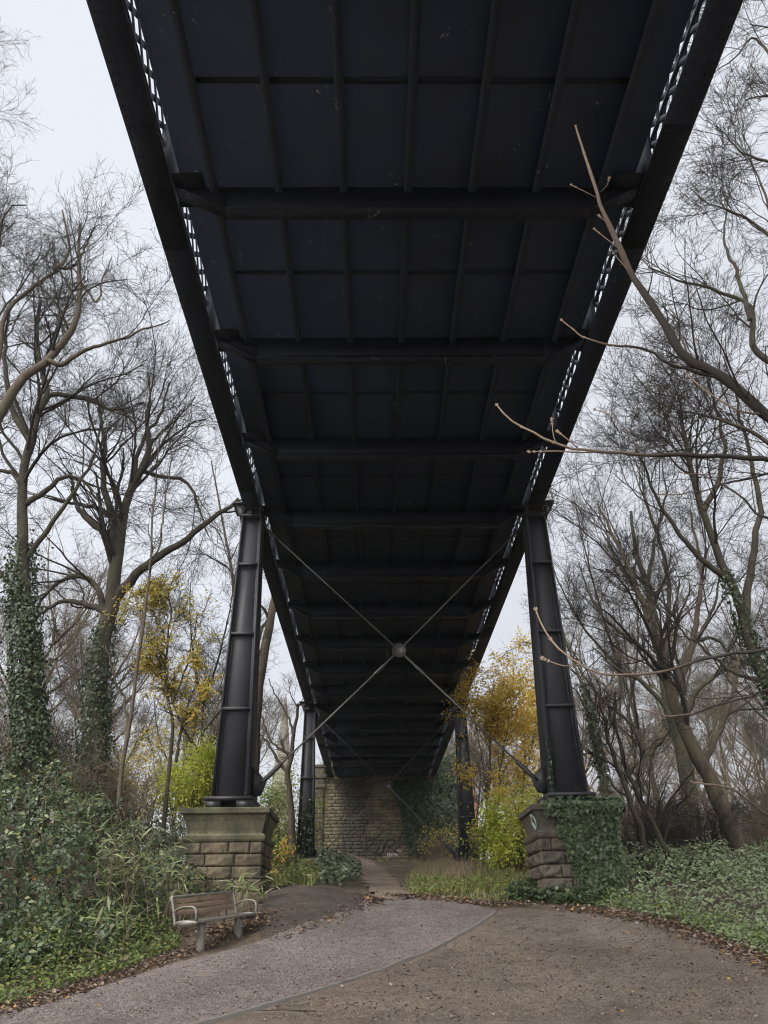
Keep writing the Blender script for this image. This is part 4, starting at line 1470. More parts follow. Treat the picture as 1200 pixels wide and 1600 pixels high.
# --- yellow tree and bushes between the columns on the right
tO = rooted(31.0, (756, 1390), (757, 1310), (762, 1250), (766, 1180), (768, 1120), (772, 1060))
tree("yellow_leaved_tree", "slender upright tree in golden yellow leaf between the two right columns", base_of(tO),
     [(tO, .09, .015), (rooted(31.0, (772, 1392), (770, 1320), (776, 1250), (784, 1190), (795, 1120), (802, 1050)), .06, .012), (pts(31, (762, 1250), (752, 1180), (742, 1120), (748, 1080)), .03, .01)],
     [(80, 1.0, 2.6, 42, .16, .07, 8, .5, .008, .12), (340, .4, 1.2, 45, .2, .02, 5, .6, .004, .15), (900, .15, .5, 45, .2, -.01, 4, .7, .003, .1)], 71, ("bark_brown", "twig_brown"),
     leaves=[(10500, .12, "yellow", OVAL, .14, (H0 + 2.6, H0 + 12.5)), (1500, .12, "olive", OVAL, .08, (H0 + 7, H0 + 15))])


tP = rooted(34.0, (812, 1380), (814, 1300), (818, 1220), (822, 1150), (828, 1080))
tree("yellow_leaved_tree", "second yellow tree close beside the nearer right column, rounder and more orange", base_of(tP),
     [(tP, .08, .015), (pts(34, (814, 1300), (795, 1220), (785, 1160)), .04, .01), (pts(34, (818, 1220), (835, 1150), (845, 1110)), .035, .01)],
     [(70, 1.0, 2.6, 44, .16, .06, 8, .5, .008, .15), (300, .4, 1.2, 45, .2, .02, 5, .6, .004, .15), (800, .15, .5, 45, .2, -.01, 4, .7, .003, .1)], 72, ("bark_brown", "twig_brown"),
     leaves=[(4200, .13, "yellow", OVAL, .12, (H0 + 2.6, H0 + 11)), (1300, .13, "orange", OVAL, .12, (H0 + 4, H0 + 12))])


def bush(name, label, c, rad, n, size, mat, seed, tpl=OVAL, stems=26, clumps=26, group=None, stemmat="twig_brown", cat="bush", lift=0.0):
    rng = np.random.default_rng(seed)
    zg = float(g(c[0], c[1]))
    O = np.array([c[0], c[1], zg])
    root = empty(name, O)
    # stems from the base to clump centres
    cc = rng.normal(size=(clumps, 3))
    cc = unit(cc) * rng.uniform(.45, 1.0, (clumps, 1)) ** .6
    cc[:, 2] = np.abs(cc[:, 2]) if rad[2] > 1.4 * rad[0] else cc[:, 2]
    cen = cc * np.array(rad) * .85 + np.array([0, 0, rad[2] * (1.0 if not (rad[2] > 1.4 * rad[0]) else .1)])
    cen[:, 2] += lift
    st = MB()
    P, R = [], []
    for k in range(stems):
        e_ = cen[k % clumps] + rng.normal(0, .15, 3)
        b_ = np.array([rng.normal(0, rad[0] * .15), rng.normal(0, rad[1] * .15), -.1])
        P.append(spline([b_, b_ * .5 + e_ * .5 + np.array([0, 0, rad[2] * .15]), e_], 9))
        R.append(np.linspace(.022, .006, 9))
    P, R = np.array(P), np.array(R)
    st.add(*tubes(P, R, 5, rng))
    Q, QR = grow(rng, P, R, stems * 4, .3, .9, 45, .2, .03, 5, .6, .004, .3)
    st.add(*tubes(Q, QR, 3, rng))
    st.build("stems", M[stemmat], root, True)
    k = rng.integers(0, clumps, n)
    sp = rng.uniform(.5, 1.2, clumps)[k][:, None]
    off = rng.normal(size=(n, 3)) * np.array(rad) * .27 * sp
    pos = cen[k] + off
    pos = pos[pos[:, 2] > .05]
    nr = unit(pos - np.array([0, 0, rad[2] * .5 + lift])) * .6 + rng.normal(size=pos.shape) * .6 + np.array([0, 0, .5])
    leaf_obj("foliage", M[mat], [scatter(rng, pos, nr, rng.uniform(.6, 1.3, len(pos)) * size, tpl)], root)
    tag(root, label, cat, group)
    return root


def px_at(x, y, Y):
    p = at(x, y, Y)
    return (p[0], p[1])


bush("lime_bush", "bright lime green bush behind the mossy sandstone pier", px_at(304, 1225, 23.5), (.95, .9, 1.2), 9500, .08, "lime", 81, lift=1.35)
bush("yellow_bush", "small yellow leaved bush beside the right side of the mossy pier", px_at(432, 1300, 23), (.45, .4, .6), 420, .12, "yellow", 82, stems=12, clumps=8)
bush("green_bush", "loose mid green bush between the left columns under the church spire", px_at(420, 1235, 36), (1.3, 1.3, 1.7), 3600, .13, "green", 83)
bush("green_bush", "olive green bush low beside the farther left column foot", px_at(437, 1335, 29), (.6, .6, .5), 800, .11, "weeds", 84)
bush("yellow_green_bush", "large yellow green bush left of the dark ivy pier", px_at(812, 1300, 25), (1.2, 1.2, 1.3), 5600, .10, "lime", 85, stemmat="twig_brown")
bush("green_bush", "dense dark green bush low between the right columns", px_at(795, 1340, 28), (1.2, 1.0, .9), 3800, .11, "green", 86)
bush("orange_bush", "tall loose orange leaved bush behind the yellow tree", px_at(838, 1230, 40), (2.4, 2.0, 5.4), 4200, .14, "orange", 87, stems=50, clumps=40)
bush("yellow_bush", "sparse yellow shrub in front of the ivy on the abutment", px_at(695, 1330, 50), (1.6, 1.0, 1.2), 600, .14, "yellow", 89, stems=40)
bush("green_bush", "taller pale green bush standing farther back under the church spire", px_at(452, 1235, 45), (2.3, 1.6, 2.0), 5200, .14, "green", 92, lift=.6)
bush("olive_bush", "pale olive bush beyond the lime green bush", px_at(235, 1200, 34), (2.6, 2.0, 2.0), 3600, .13, "olive", 90)
bush("yellow_bush", "small pale yellow leaved shrub at the left among the brambles", px_at(115, 1215, 20), (.5, .4, .6), 260, .11, "yellow", 91, stems=14, clumps=8)

# --- bare background trees, copies of three kinds
def generic(seed, h, name, label, group, mats):
    rng = np.random.default_rng(seed)
    q = [np.array([0, 0, -.2])]
    p = np.array([0., 0, 0])
    for k in range(7):
        p = p + np.array([rng.normal(0, .25), rng.normal(0, .25), h / 9])
        q.append(p.copy())
    limbs = [(q, h * .013, h * .003)]
    for k in range(7):
        j = rng.integers(2, 7)
        a = rng.uniform(0, 2 * PI)
        d = np.array([math.cos(a), math.sin(a), 0])
        l = h * rng.uniform(.18, .34)
        limbs.append(([q[j], q[j] + d * l * .45 + np.array([0, 0, l * .5]), q[j] + d * l * .75 + np.array([0, 0, l * 1.1]), q[j] + d * l * .9 + np.array([0, 0, l * 1.7])], h * .006, h * .0016))
    s = h / 15
    lv = [(56, 2.0 * s, 4.6 * s, 40, .17, .07, 9, .5, .015, .25), (360, .9 * s, 2.4 * s, 40, .2, .05, 7, .55, .010, .2), (2000, .5 * s, 1.3 * s, 40, .2, .04, 4, .6, .007, .15), (3400, .3 * s, .7 * s, 38, .2, .03, 3, .7, .006, .1)]
    return tree(name, label, (0, 0, 0), limbs, lv, seed, mats, group, .02, K0=7)


kinds = [generic(101, 15, "woodland_tree", "", None, ("bark_dark", "twig")), generic(102, 13, "woodland_tree", "", None, ("bark_brown", "twig_brown")), generic(103, 17, "woodland_tree", "", None, ("bark_grey", "twig_brown"))]
rngt = np.random.default_rng(7)
spots = []
for k in range(13):
    Yt = 27 + k * 3.0 + rngt.uniform(-1, 1)
    spots.append(('L', float(at(rngt.uniform(-60, 365), 1200, Yt)[0]), Yt))
for k in range(12):
    Yt = 28 + k * 3.4 + rngt.uniform(-1, 1)
    spots.append(('R', float(at(rngt.uniform(915, 1290), 1200, Yt)[0]), Yt))
for Yt, px in ((62, 360), (64, 715), (68, 735), (72, 760), (47, 375), (50, 745), (46, 775)):
    spots.append(('L' if px < 600 else 'R', float(at(px, 1230, Yt)[0]), Yt))
for i, (side, x, Yt) in enumerate(spots):
    src = kinds[i % 3]
    o = src if i < 3 else copy_tree(src)
    o.location = (x, Yt, float(g(x, Yt)))
    o.rotation_euler = (0, 0, rngt.uniform(0, 6.28))
    s = rngt.uniform(.75, 1.15) * (.62 if abs(x) < 9 and Yt < 55 else 1) * (.72 if side == 'R' else .85)
    o.scale = (s, s, s)
    if side == 'L':
        o["label"] = "one of the slim bare trees filling the wood beyond the left column"
        o["group"] = "bare trees of the wood on the left"
    else:
        o["label"] = "one of the slim bare trees filling the wood beyond the right column"
        o["group"] = "bare trees of the wood on the right"
    o["category"] = "tree"

# far wood: one mass beyond them
fw = MB()
rngf = np.random.default_rng(8)
srcm = []
for kd in kinds:
    for ch in kd.children:
        me = ch.data
        co = np.empty(len(me.vertices) * 3, np.float32)
        me.vertices.foreach_get("co", co)
        ix = np.empty(len(me.loops), np.int32)
        me.loops.foreach_get("vertex_index", ix)
        srcm.append((kd, co.reshape(-1, 3).astype(float), ix.reshape(-1, 4)))
for k in range(64):
    a = rngf.uniform(-.85, .85)
    d = rngf.uniform(72, 125)
    x, y = d * math.sin(a), d * math.cos(a)
    if abs(x) < 7 and y < 76 or -.175 < (x + .55) / y < -.06 and y < 128:
        continue
    s = rngf.uniform(.8, 1.2)
    th = rngf.uniform(0, 6.28)
    kd = kinds[k % 3]
    for kk, co, ix in srcm:
        if kk is not kd:
            continue
        if len(co) > 20000:
            q = ix.reshape(-1)[: (len(ix) // 1) * 4].reshape(-1, 4)
        c_, s_ = math.cos(th) * s, math.sin(th) * s
        V = np.column_stack([co[:, 0] * c_ - co[:, 1] * s_ + x, co[:, 0] * s_ + co[:, 1] * c_ + y, co[:, 2] * s + float(g(x, y))])
        fw.add(V, ix)
o = fw.build("woodland", M["twig_brown"], None)
tag(o, kind="stuff", label="far mass of bare brown trees closing the view behind everything", cat="woodland")

# --- bare shrubs (brown thicket), copies of two kinds
def bare_shrub(seed, h, mat):
    rng = np.random.default_rng(seed)
    O = (0, 0, 0)
    root = empty("bare_shrub", O)
    limbs = []
    for k in range(16):
        a = rng.uniform(0, 2 * PI)
        d = np.array([math.cos(a), math.sin(a), 0]) * rng.uniform(.15, .75) * h
        b = np.array([rng.normal(0, .15), rng.normal(0, .15), -.1])
        hh = h * rng.uniform(.6, 1.1)
        limbs.append(([b, b + d * .25 + np.array([0, 0, hh * .5]), b + d * .65 + np.array([0, 0, hh * .85]), b + d + np.array([0, 0, hh * rng.uniform(.8, 1.05)])], .022, .006))
    P, R = limbs_arr(rng, limbs, 14, .03)
    m = MB()
    m.add(*tubes(P, R, 5, rng))
    for lv in [(110, .5, 1.3, 40, .22, .03, 6, .6, .006, .15), (520, .25, .8, 42, .22, .0, 4, .65, .0045, .1), (900, .15, .4, 42, .2, .0, 3, .7, .004, .1)]:
        P, R = grow(rng, P, R, *lv)
        m.add(*tubes(P, R, 3, rng))
    m.build("stems", M[mat], root, True)
    return root


sh = [bare_shrub(111, 2.4, "twig_brown"), bare_shrub(112, 3.0, "twig_pale"), bare_shrub(113, 1.9, "twig")]
rngs = np.random.default_rng(9)
sspots = []
for k in range(22):
    px = rngs.uniform(935, 1260)
    Ys = rngs.uniform(20.5, 30)
    sspots.append(('R', px, Ys))
for k in range(12):
    px = rngs.uniform(-60, 215)
    Ys = rngs.uniform(19.5, 29)
    sspots.append(('L', px, Ys))
for k in range(4):
    sspots.append(('M', rngs.uniform(655, 700), rngs.uniform(42, 52)))
first = [0, 0, 0]
for i, (side, px, Ys) in enumerate(sspots):
    j = i % 3
    o = sh[j] if not first[j] else copy_tree(sh[j])
    first[j] = 1
    x = float(at(px, 1300, Ys)[0])
    s = rngs.uniform(.7, 1.2) * (1 if side != 'M' else .55)
    o.location = (x, Ys, float(g(x, Ys)) - .05)
    o.rotation_euler = (0, 0, rngs.uniform(0, 6.28))
    o.scale = (s, s, s)
    o["category"] = "shrub"
    o["label"] = {'R': "one of the bare brown shrubs tangled together behind the nettles on the right", 'L': "one of the bare shrubs tangled above the brambles on the left bank", 'M': "one of the small bare shrubs in the dry grass before the abutment"}[side]
    o["group"] = {'R': "bare shrubs behind the nettles", 'L': "bare shrubs above the brambles", 'M': "bare shrubs before the abutment"}[side]

# ------------------------------------------------------------------ undergrowth
def inside(px, py, poly):
    poly = np.asarray(poly)
    r = np.zeros(len(px), bool)
    j = len(poly) - 1
    for i in range(len(poly)):
        xi, yi, xj, yj = poly[i][0], poly[i][1], poly[j][0], poly[j][1]
        c = ((yi > py) != (yj > py)) & (px < (xj - xi) * (py - yi) / (yj - yi + 1e-12) + xi)
        r ^= c
        j = i
    return r


def edge_dist(px, py, line):
    """distance to an open polyline"""
    d = np.full(len(px), 1e9)
    for a, b in zip(line[:-1], line[1:]):
        ax_, ay, bx_, by = a[0], a[1], b[0], b[1]
        L2 = (bx_ - ax_) ** 2 + (by - ay) ** 2 + 1e-12
        t = np.clip(((px - ax_) * (bx_ - ax_) + (py - ay) * (by - ay)) / L2, 0, 1)
        d = np.minimum(d, np.hypot(px - ax_ - t * (bx_ - ax_), py - ay - t * (by - ay)))
    return d


def rand_in(rng, poly, n, bias=None):
    p = np.array([[q[0], q[1]] for q in poly])
    lo, hi = p.min(0), p.max(0)
    out = np.empty((0, 2))
    while len(out) < n:
        c = rng.uniform(lo, hi, (n * 2, 2))
        k = inside(c[:, 0], c[:, 1], p)
        if bias is not None:
            k &= rng.random(len(c)) < bias(c[:, 0], c[:, 1])
        out = np.vstack([out, c[k]])
    return out[:n]


def near_bias(x, y):
    return np.clip((13.0 / np.hypot(x + .5, y)) ** 1.6, .12, 1)


def undergrowth(rng, xy, hfun, size, tpl, jitter=.55, depth=.55):
    x, y = xy[:, 0], xy[:, 1]
    h = hfun(x, y)
    e_ = .06
    gx = (hfun(x + e_, y) + g(x + e_, y) - hfun(x - e_, y) - g(x - e_, y)) / (2 * e_)
    gy = (hfun(x, y + e_) + g(x, y + e_) - hfun(x, y - e_) - g(x, y - e_)) / (2 * e_)
    N = unit(np.stack([-gx, -gy, np.ones_like(gx)], -1))
    u_ = rng.random(len(x)) ** 1.7
    z = g(x, y) + h * (1 - depth * u_) + rng.normal(0, .03, len(x))
    P = np.stack([x, y, np.maximum(z, g(x, y) + .01)], -1)
    nr = N + rng.normal(size=N.shape) * jitter + np.array([0, -.15, .25])
    return scatter(rng, P, nr, rng.uniform(.6, 1.35, len(x)) * size, tpl)


rngu = np.random.default_rng(12)
L_edge = [gp(-80, 1600), gp(0, 1576), gp(60, 1558), gp(130, 1535), gp(200, 1514), gp(262, 1488), gp(300, 1462), gp(345, 1436), gp(372, 1414), gp(405, 1392)]
L_poly = L_edge + [np.array([-2.75, 18.2, 0]), np.array([-4.6, 24, 0]), np.array([-16, 25, 0]), np.array([-16, 7, 0])]


def hL(x, y):
    d = edge_dist(x, y, L_edge)
    lump = .72 + .42 * sn(x, y, 1.0, 4) + .22 * sn(x, y, 2.9, 5)
    h = .10 + 1.2 * sstep(.45, 2.9, d) * lump + .35 * sstep(.0, .5, d) * (lump * .6)
    pier = np.exp(-((x + 3.3) / 1.0) ** 2 - ((y - 16.3) / 1.3) ** 2)
    return np.maximum(h * (1 + .2 * pier) + .6 * np.exp(-((x + 4.1) / .75) ** 2 - ((y - 15.9) / 1.2) ** 2), .05)


ch, chp = [], []
xy = rand_in(rngu, L_poly, 25000, near_bias)
dd = edge_dist(xy[:, 0], xy[:, 1], L_edge)
pale = (sn(xy[:, 0], xy[:, 1], .55, 9) + rngu.normal(0, .35, len(xy)) + sstep(16, 20, xy[:, 1]) * .8 - .3) > .0
bram = dd > .5
ch.append(undergrowth(rngu, xy[bram & ~pale], hL, .105, TRI, .65, .75))
chp.append(undergrowth(rngu, xy[bram & pale], hL, .1, TRI, .65, .75))
o = leaf_obj("brambles", M["bramble"], ch)
tag(o, "dark green bramble thicket covering the bank behind the bench", "brambles", kind="stuff")
o = leaf_obj("brambles", M["bramble_pale"], chp)
tag(o, "paler grey green brambles spread over the upper left bank", "brambles", kind="stuff")
# bramble canes
cn = MB()
P, R = [], []
xy = rand_in(rngu, L_poly, 420)
for x, y in xy:
    z = float(g(x, y))
    h = float(hL(np.array([x]), np.array([y]))[0])
    a = rngu.uniform(0, 2 * PI)
    l = rngu.uniform(.4, 1.2)
    P.append(spline([(x, y, z), (x + l * .4 * math.cos(a), y + l * .4 * math.sin(a), z + h * 1.12), (x + l * math.cos(a), y + l * math.sin(a), z + h * rngu.uniform(.6, 1.0))], 9))
    R.append(np.full(9, .005))
cn.add(*tubes(np.array(P), np.array(R), 4, rngu))
tag(cn.build("bramble_canes", M["twig_brown"]), "thin arching brown canes among the brambles on the left bank", "canes", kind="stuff")

# yellow and brown leaves caught in the brambles
xy = rand_in(rngu, L_poly, 420, near_bias)
h_ = hL(xy[:, 0], xy[:, 1])
V, F = scatter(rngu, np.column_stack([xy, g(xy[:, 0], xy[:, 1]) + h_ * rngu.uniform(.8, 1.05, 420)]), rngu.normal(size=(420, 3)) * .6 + np.array([0, -.3, .9]), rngu.uniform(.05, .12, 420), DEAD)
tag(leaf_obj("fallen_leaves", M["litter"], [(V, F)]), "dead brown and yellow leaves caught on top of the brambles", "leaves", kind="stuff")

# low weeds along the path edge
W_poly = [gp(-80, 1600), gp(0, 1578), gp(60, 1560), gp(130, 1537), gp(200, 1516), gp(262, 1490), gp(285, 1478), gp(255, 1440), gp(180, 1430), gp(80, 1432), gp(-80, 1450)]
hW = lambda x, y: .08 + .26 * sstep(0, .7, edge_dist(x, y, L_edge)) * (.8 + .35 * sn(x, y, 2.2, 2))
xy = rand_in(rngu, W_poly, 9000)
o = leaf_obj("ground_cover", M["weeds"], [undergrowth(rngu, xy, hW, .062, OVAL, .6, .8)])
tag(o, "bright green low weeds along the left edge of the gravel path", "weeds", kind="stuff")


# bamboo clumps: canes with long narrow leaves
def bamboo(label, x, y, h, n, seed):
    rng = np.random.default_rng(seed)
    z = float(g(x, y))
    root = empty("bamboo_clump", (x, y, z))
    P = []
    for k in range(n):
        a = rng.uniform(0, 2 * PI)
        d = np.array([math.cos(a), math.sin(a), 0]) * rng.uniform(.1, .75)
        b = np.array([rng.normal(0, .2), rng.normal(0, .2), 0])
        hh = h * rng.uniform(.65, 1.1)
        P.append(spline([b, b + d * .3 + np.array([0, 0, hh * .6]), b + d + np.array([0, 0, hh])], 9))
    P = np.array(P)
    R = np.tile(np.linspace(.007, .003, 9), (n, 1))
    m = MB()
    m.add(*tubes(P, R, 4, rng))
    m.build("canes", M["twig_pale"], root, True)
    chs = []
    for k in range(n):
        c = 11
        j = rng.integers(3, 9, c)
        pos = P[k][j]
        dirs = rng.normal(size=(c, 3)) + np.array([0, 0, .1]) + unit(P[k][8] - P[k][5]) * .8
        nr = rng.normal(size=(c, 3)) * .4 + np.array([0, -.2, 1.0])
        chs.append(scatter(rng, pos, nr, rng.uniform(.13, .32, c), LONG, dirs))
    leaf_obj("leaves", M["bamboo"], chs, root)
    tag(root, label, "bamboo", "bamboo clumps among the brambles")


for lb, px, py, Yb, h, n, sd_ in (("tallest bamboo clump, pale leaved, at the middle of the bramble bank", 195, 1335, 14.2, 1.55, 34, 1),
                                  ("bamboo clump close behind the back of the bench", 262, 1400, 14.6, 1.1, 22, 2),
                                  ("small bamboo clump left of the bench near the low weeds", 165, 1440, 12.6, .7, 9, 3),
                                  ("bamboo tuft between the bench and the mossy pier", 385, 1400, 16.0, .6, 10, 4),
                                  ("bamboo clump high on the bank at the left behind the others", 85, 1290, 15.8, 1.3, 14, 5)):
    p = at(px, py, Yb)
    bamboo(lb, p[0], p[1], h, n, 200 + sd_)

# right: nettles
R_edge = [gp(828, 1408), gp(860, 1412), gp(905, 1416), gp(985, 1423), gp(1060, 1445), gp(1130, 1470), gp(1200, 1498), gp(1300, 1535)]
R_poly = R_edge + [np.array([13, 12, 0]), np.array([16, 24, 0]), np.array([6, 25, 0]), np.array([4.6, 19.3, 0]), np.array([4.5, 17.0, 0]), np.array([2.6, 17.0, 0])]


def hR(x, y):
    d = edge_dist(x, y, R_edge)
    lump = .8 + .25 * sn(x, y, 1.6, 14) + .18 * sn(x, y, 4.1, 15)
    pier = np.exp(-((x - 3.6) / 1.3) ** 2 - ((y - 16.6) / 1.6) ** 2)
    return np.maximum((.06 + .85 * sstep(.1, 1.9, d) * lump) * (1 - .35 * pier), .05)


xy = rand_in(rngu, R_poly, 34000, near_bias)
o = leaf_obj("nettles", M["nettle"], [undergrowth(rngu, xy, hR, .085, OVAL, .38, .75)])
tag(o, "pale grey green nettle patch spreading right of the dark ivy pier", "nettles", kind="stuff")
RW = [q for q in R_edge] + [gp(1300, 1500), gp(1200, 1465), gp(1060, 1425), gp(960, 1408), gp(860, 1400)]
xy = rand_in(rngu, RW, 2600)
o = leaf_obj("ground_cover", M["weeds"], [undergrowth(rngu, xy, lambda x, y: .05 + .16 * sstep(0, .6, edge_dist(x, y, R_edge)) + 0 * x, .06, OVAL, .6, .8)])
tag(o, "bright green low weeds along the front of the nettle patch", "weeds", kind="stuff")
xy = rand_in(rngu, [gp(790, 1412), gp(860, 1414), gp(930, 1420), gp(960, 1400), gp(860, 1392), gp(800, 1395)], 2200)
o = leaf_obj("ground_ivy", M["ivy"], [undergrowth(rngu, xy, lambda x, y: .22 + .1 * sn(x, y, 3, 1), .075, IVY, .5, .9)])
tag(o, "dark ground ivy spreading round the foot of the dark pier", "ivy", kind="stuff")

# ivy mound at the farther left column
gi = [gp(492, 1372), gp(505, 1388), gp(540, 1390), gp(566, 1378), gp(560, 1358), gp(540, 1344), gp(515, 1334), gp(497, 1338)]
xy = rand_in(rngu, gi, 5200)
o = leaf_obj("ground_ivy", M["bramble_pale"], [undergrowth(rngu, xy, lambda x, y: .35 + .15 * sn(x, y, 2, 1), .10, IVY, .5, .8)])
tag(o, "mound of pale green ground ivy at the foot of the farther left column", "ivy", kind="stuff")
gi = [gp(424, 1378), gp(470, 1384), gp(500, 1390), gp(498, 1365), gp(470, 1350), gp(425, 1352)]
xy = rand_in(rngu, gi, 2600)
o = leaf_obj("ground_cover", M["weeds"], [undergrowth(rngu, xy, lambda x, y: .35 + .15 * sn(x, y, 2, 1), .09, OVAL, .5, .8)])
tag(o, "yellow green weeds between the mossy pier and the farther left column", "weeds", kind="stuff")


# grass
def grass(label, poly, n, h0, h1, mat, seed, wd=.012, lean=.35, bias=None, front=None):
    rng = np.random.default_rng(seed)
    xy = rand_in(rng, poly, n, bias)
    z = g(xy[:, 0], xy[:, 1])
    P0 = np.column_stack([xy, z - .02])
    h = rng.uniform(h0, h1, n) * (.35 + .65 * sstep(0, 1.3, edge_dist(xy[:, 0], xy[:, 1], front if front is not None else [q + np.array([50., 0, 0]) for q in poly[:2]]) + rng.normal(0, .2, n))) * (.75 + .35 * sn(xy[:, 0], xy[:, 1], 1.1, seed))
    d = np.column_stack([rng.normal(0, lean, n), rng.normal(0, lean, n), np.ones(n)])
    d2 = d + np.column_stack([rng.normal(0, lean * 1.6, n), rng.normal(0, lean * 1.6, n), np.full(n, -.45)])
    a = rng.uniform(0, PI, n)
    s = np.column_stack([np.cos(a), np.sin(a), np.zeros(n)]) * wd * rng.uniform(.6, 1.4, n)[:, None]
    P1 = P0 + d * (h * .55)[:, None]
    P2 = P1 + d2 * (h * .45)[:, None]
    V = np.stack([P0 - s, P0 + s, P1 - s * .7, P1 + s * .7, P2], 1).reshape(-1, 3)
    b = np.arange(n)[:, None] * 5
    m = MB()
    m.add(V, np.concatenate([b + [0, 1, 3], b + [0, 3, 2], b + [2, 3, 4]]))
    return tag(m.build("grass", M[mat]), label, "grass", kind="stuff")


gpoly = [gp(632, 1397), gp(665, 1402), gp(720, 1408), gp(780, 1412), gp(835, 1408), np.array([2.7, 18, 0]), np.array([4.6, 20, 0]), np.array([6.5, 30, 0]), np.array([6.5, 46, 0]), np.array([2.0, 54, 0]), gp(650, 1354), gp(634, 1372)]
nb2 = lambda x, y: np.clip((20.0 / y) ** 1.5, .1, 1)
grass("long green grass between the two right piers", gpoly, 15000, .16, .5, "grass", 301, .012, .4, nb2, gpoly[-2:] + gpoly[:5])
sp = [gp(640, 1378), gp(670, 1392), gp(720, 1392), np.array([3.6, 30, 0]), np.array([5, 48, 0]), np.array([1.6, 55, 0]), gp(652, 1354), gp(642, 1364)]
grass("tall dry straw coloured stalks before the abutment and trail", sp, 3000, .35, .95, "straw", 302, .008, .3, nb2, sp[-2:] + sp[:3])
grass("pale grass strip at the foot of the abutment beside the trail", [gp(545, 1328), gp(600, 1348), gp(606, 1352), gp(590, 1346), gp(540, 1332), gp(525, 1326)], 1500, .2, .5, "grass", 303, .02, .35)
grass("yellow green grass behind the mossy sandstone pier", [gp(424, 1382), gp(490, 1388), np.array([-2.6, 30, 0]), np.array([-5, 30, 0]), np.array([-4.5, 21, 0])], 3500, .3, .6, "grass", 304, .013, .3)
xs_ = [(950, 1440), (1100, 1478), (1165, 1488)]
for i, (a_, b_) in enumerate(xs_):
    c_ = gp(a_, b_)
    grass(["small grass tuft on the brown dirt nearest the dark pier", "small grass tuft at the leaf litter on the far right", "tiny grass tuft among fallen leaves in the right corner"][i],
          [c_ + np.array(q) for q in ((-.35, -.15, 0), (.35, -.15, 0), (.35, .15, 0), (-.35, .15, 0))], 160, .04, .1, "grass", 310 + i, .006, .5)


xy = rand_in(rngu, [gp(640, 1399), gp(700, 1404), gp(780, 1411), gp(835, 1406), gp(800, 1388), gp(700, 1380), gp(645, 1380)], 2600)
keep_ = sn(xy[:, 0], xy[:, 1], 1.6, 7) > -.1
o = leaf_obj("ground_cover", M["green"], [undergrowth(rngu, xy[keep_], lambda x, y: .2 + .16 * sn(x, y, 2, 1), .075, OVAL, .5, .8)])
tag(o, "low green weeds mixed into the long grass between the two right piers", "weeds", kind="stuff")


# fallen leaves
def litter(label, line, n, spread, size, seed, lift=.02, along=None):
    rng = np.random.default_rng(seed)
    Lp = spline(line, 200)
    k = rng.integers(0, 200, n)
    p = Lp[k][:, :2] + np.column_stack([rng.normal(0, spread, n), rng.normal(0, spread, n)])
    z = g(p[:, 0], p[:, 1]) + lift + rng.uniform(0, .02, n)
    nr = rng.normal(size=(n, 3)) * .35 + np.array([0, 0, 1.0])
    V, F = scatter(rng, np.column_stack([p, z]), nr, rng.uniform(.5, 1.25, n) * size, DEAD)
    return tag(leaf_obj("fallen_leaves", M["litter"], [(V, F)]), label, "leaves", kind="stuff")


litter("brown fallen leaves strewn along the left edge of the path under the bench", [gp(-40, 1595), gp(80, 1562), gp(200, 1522), gp(290, 1490), gp(340, 1470), gp(400, 1452)], 1500, .11, .055, 401)
litter("brown fallen leaves heaped behind the bench legs", [gp(320, 1460), gp(370, 1448), gp(410, 1432)], 800, .22, .06, 402)
litter("brown and orange fallen leaves along the front of the nettles", [gp(880, 1420), gp(960, 1430), gp(1040, 1445), gp(1110, 1470), gp(1180, 1495), gp(1260, 1525)], 1900, .2, .07, 403)
litter("scattered leaves along the far end of the gravel path", [gp(610, 1402), gp(680, 1406), gp(750, 1414), gp(830, 1416)], 700, .15, .07, 404, .03)
litter("small patch of fallen leaves at the tip of the bare earth bank", [gp(575, 1412), gp(588, 1408)], 90, .12, .08, 405, .04)
litter("dead leaves and bits along the seam of the bare earth bank and the gravel", [gp(425, 1468), gp(480, 1450), gp(530, 1434), gp(590, 1412)], 300, .12, .045, 407, .03)
rngl = np.random.default_rng(406)
o = None
xy = rand_in(rngl, [gp(330, 1590), gp(760, 1440), gp(960, 1440), gp(1190, 1520), gp(1190, 1598)], 420)
V, F = scatter(rngl, np.column_stack([xy, g(xy[:, 0], xy[:, 1]) + .025]), rngl.normal(size=(420, 3)) * .3 + np.array([0, 0, 1.0]), rngl.uniform(.025, .06, 420), DEAD)
tag(leaf_obj("fallen_leaves", M["litter"], [(V, F)]), "few single dead leaves dotted over the open brown dirt", "leaves", kind="stuff")
xy = rand_in(rngl, [gp(20, 1590), gp(300, 1500), gp(560, 1420), gp(740, 1430), gp(350, 1585)], 110)
V, F = scatter(rngl, np.column_stack([xy, g(xy[:, 0], xy[:, 1]) + .032]), rngl.normal(size=(110, 3)) * .3 + np.array([0, 0, 1.0]), rngl.uniform(.025, .05, 110), DEAD)
tag(leaf_obj("fallen_leaves", M["litter"], [(V, F)]), "few single dead leaves dotted over the grey gravel path", "leaves", kind="stuff")

# loose grit lying on both paths
PEB = (np.array([(1, 0, 0), (0, 1, 0), (-1, 0, 0), (0, -1, 0), (0, 0, .7), (0, 0, -.4)], float) * .5, np.array([(0, 1, 4), (1, 2, 4), (2, 3, 4), (3, 0, 4)]))


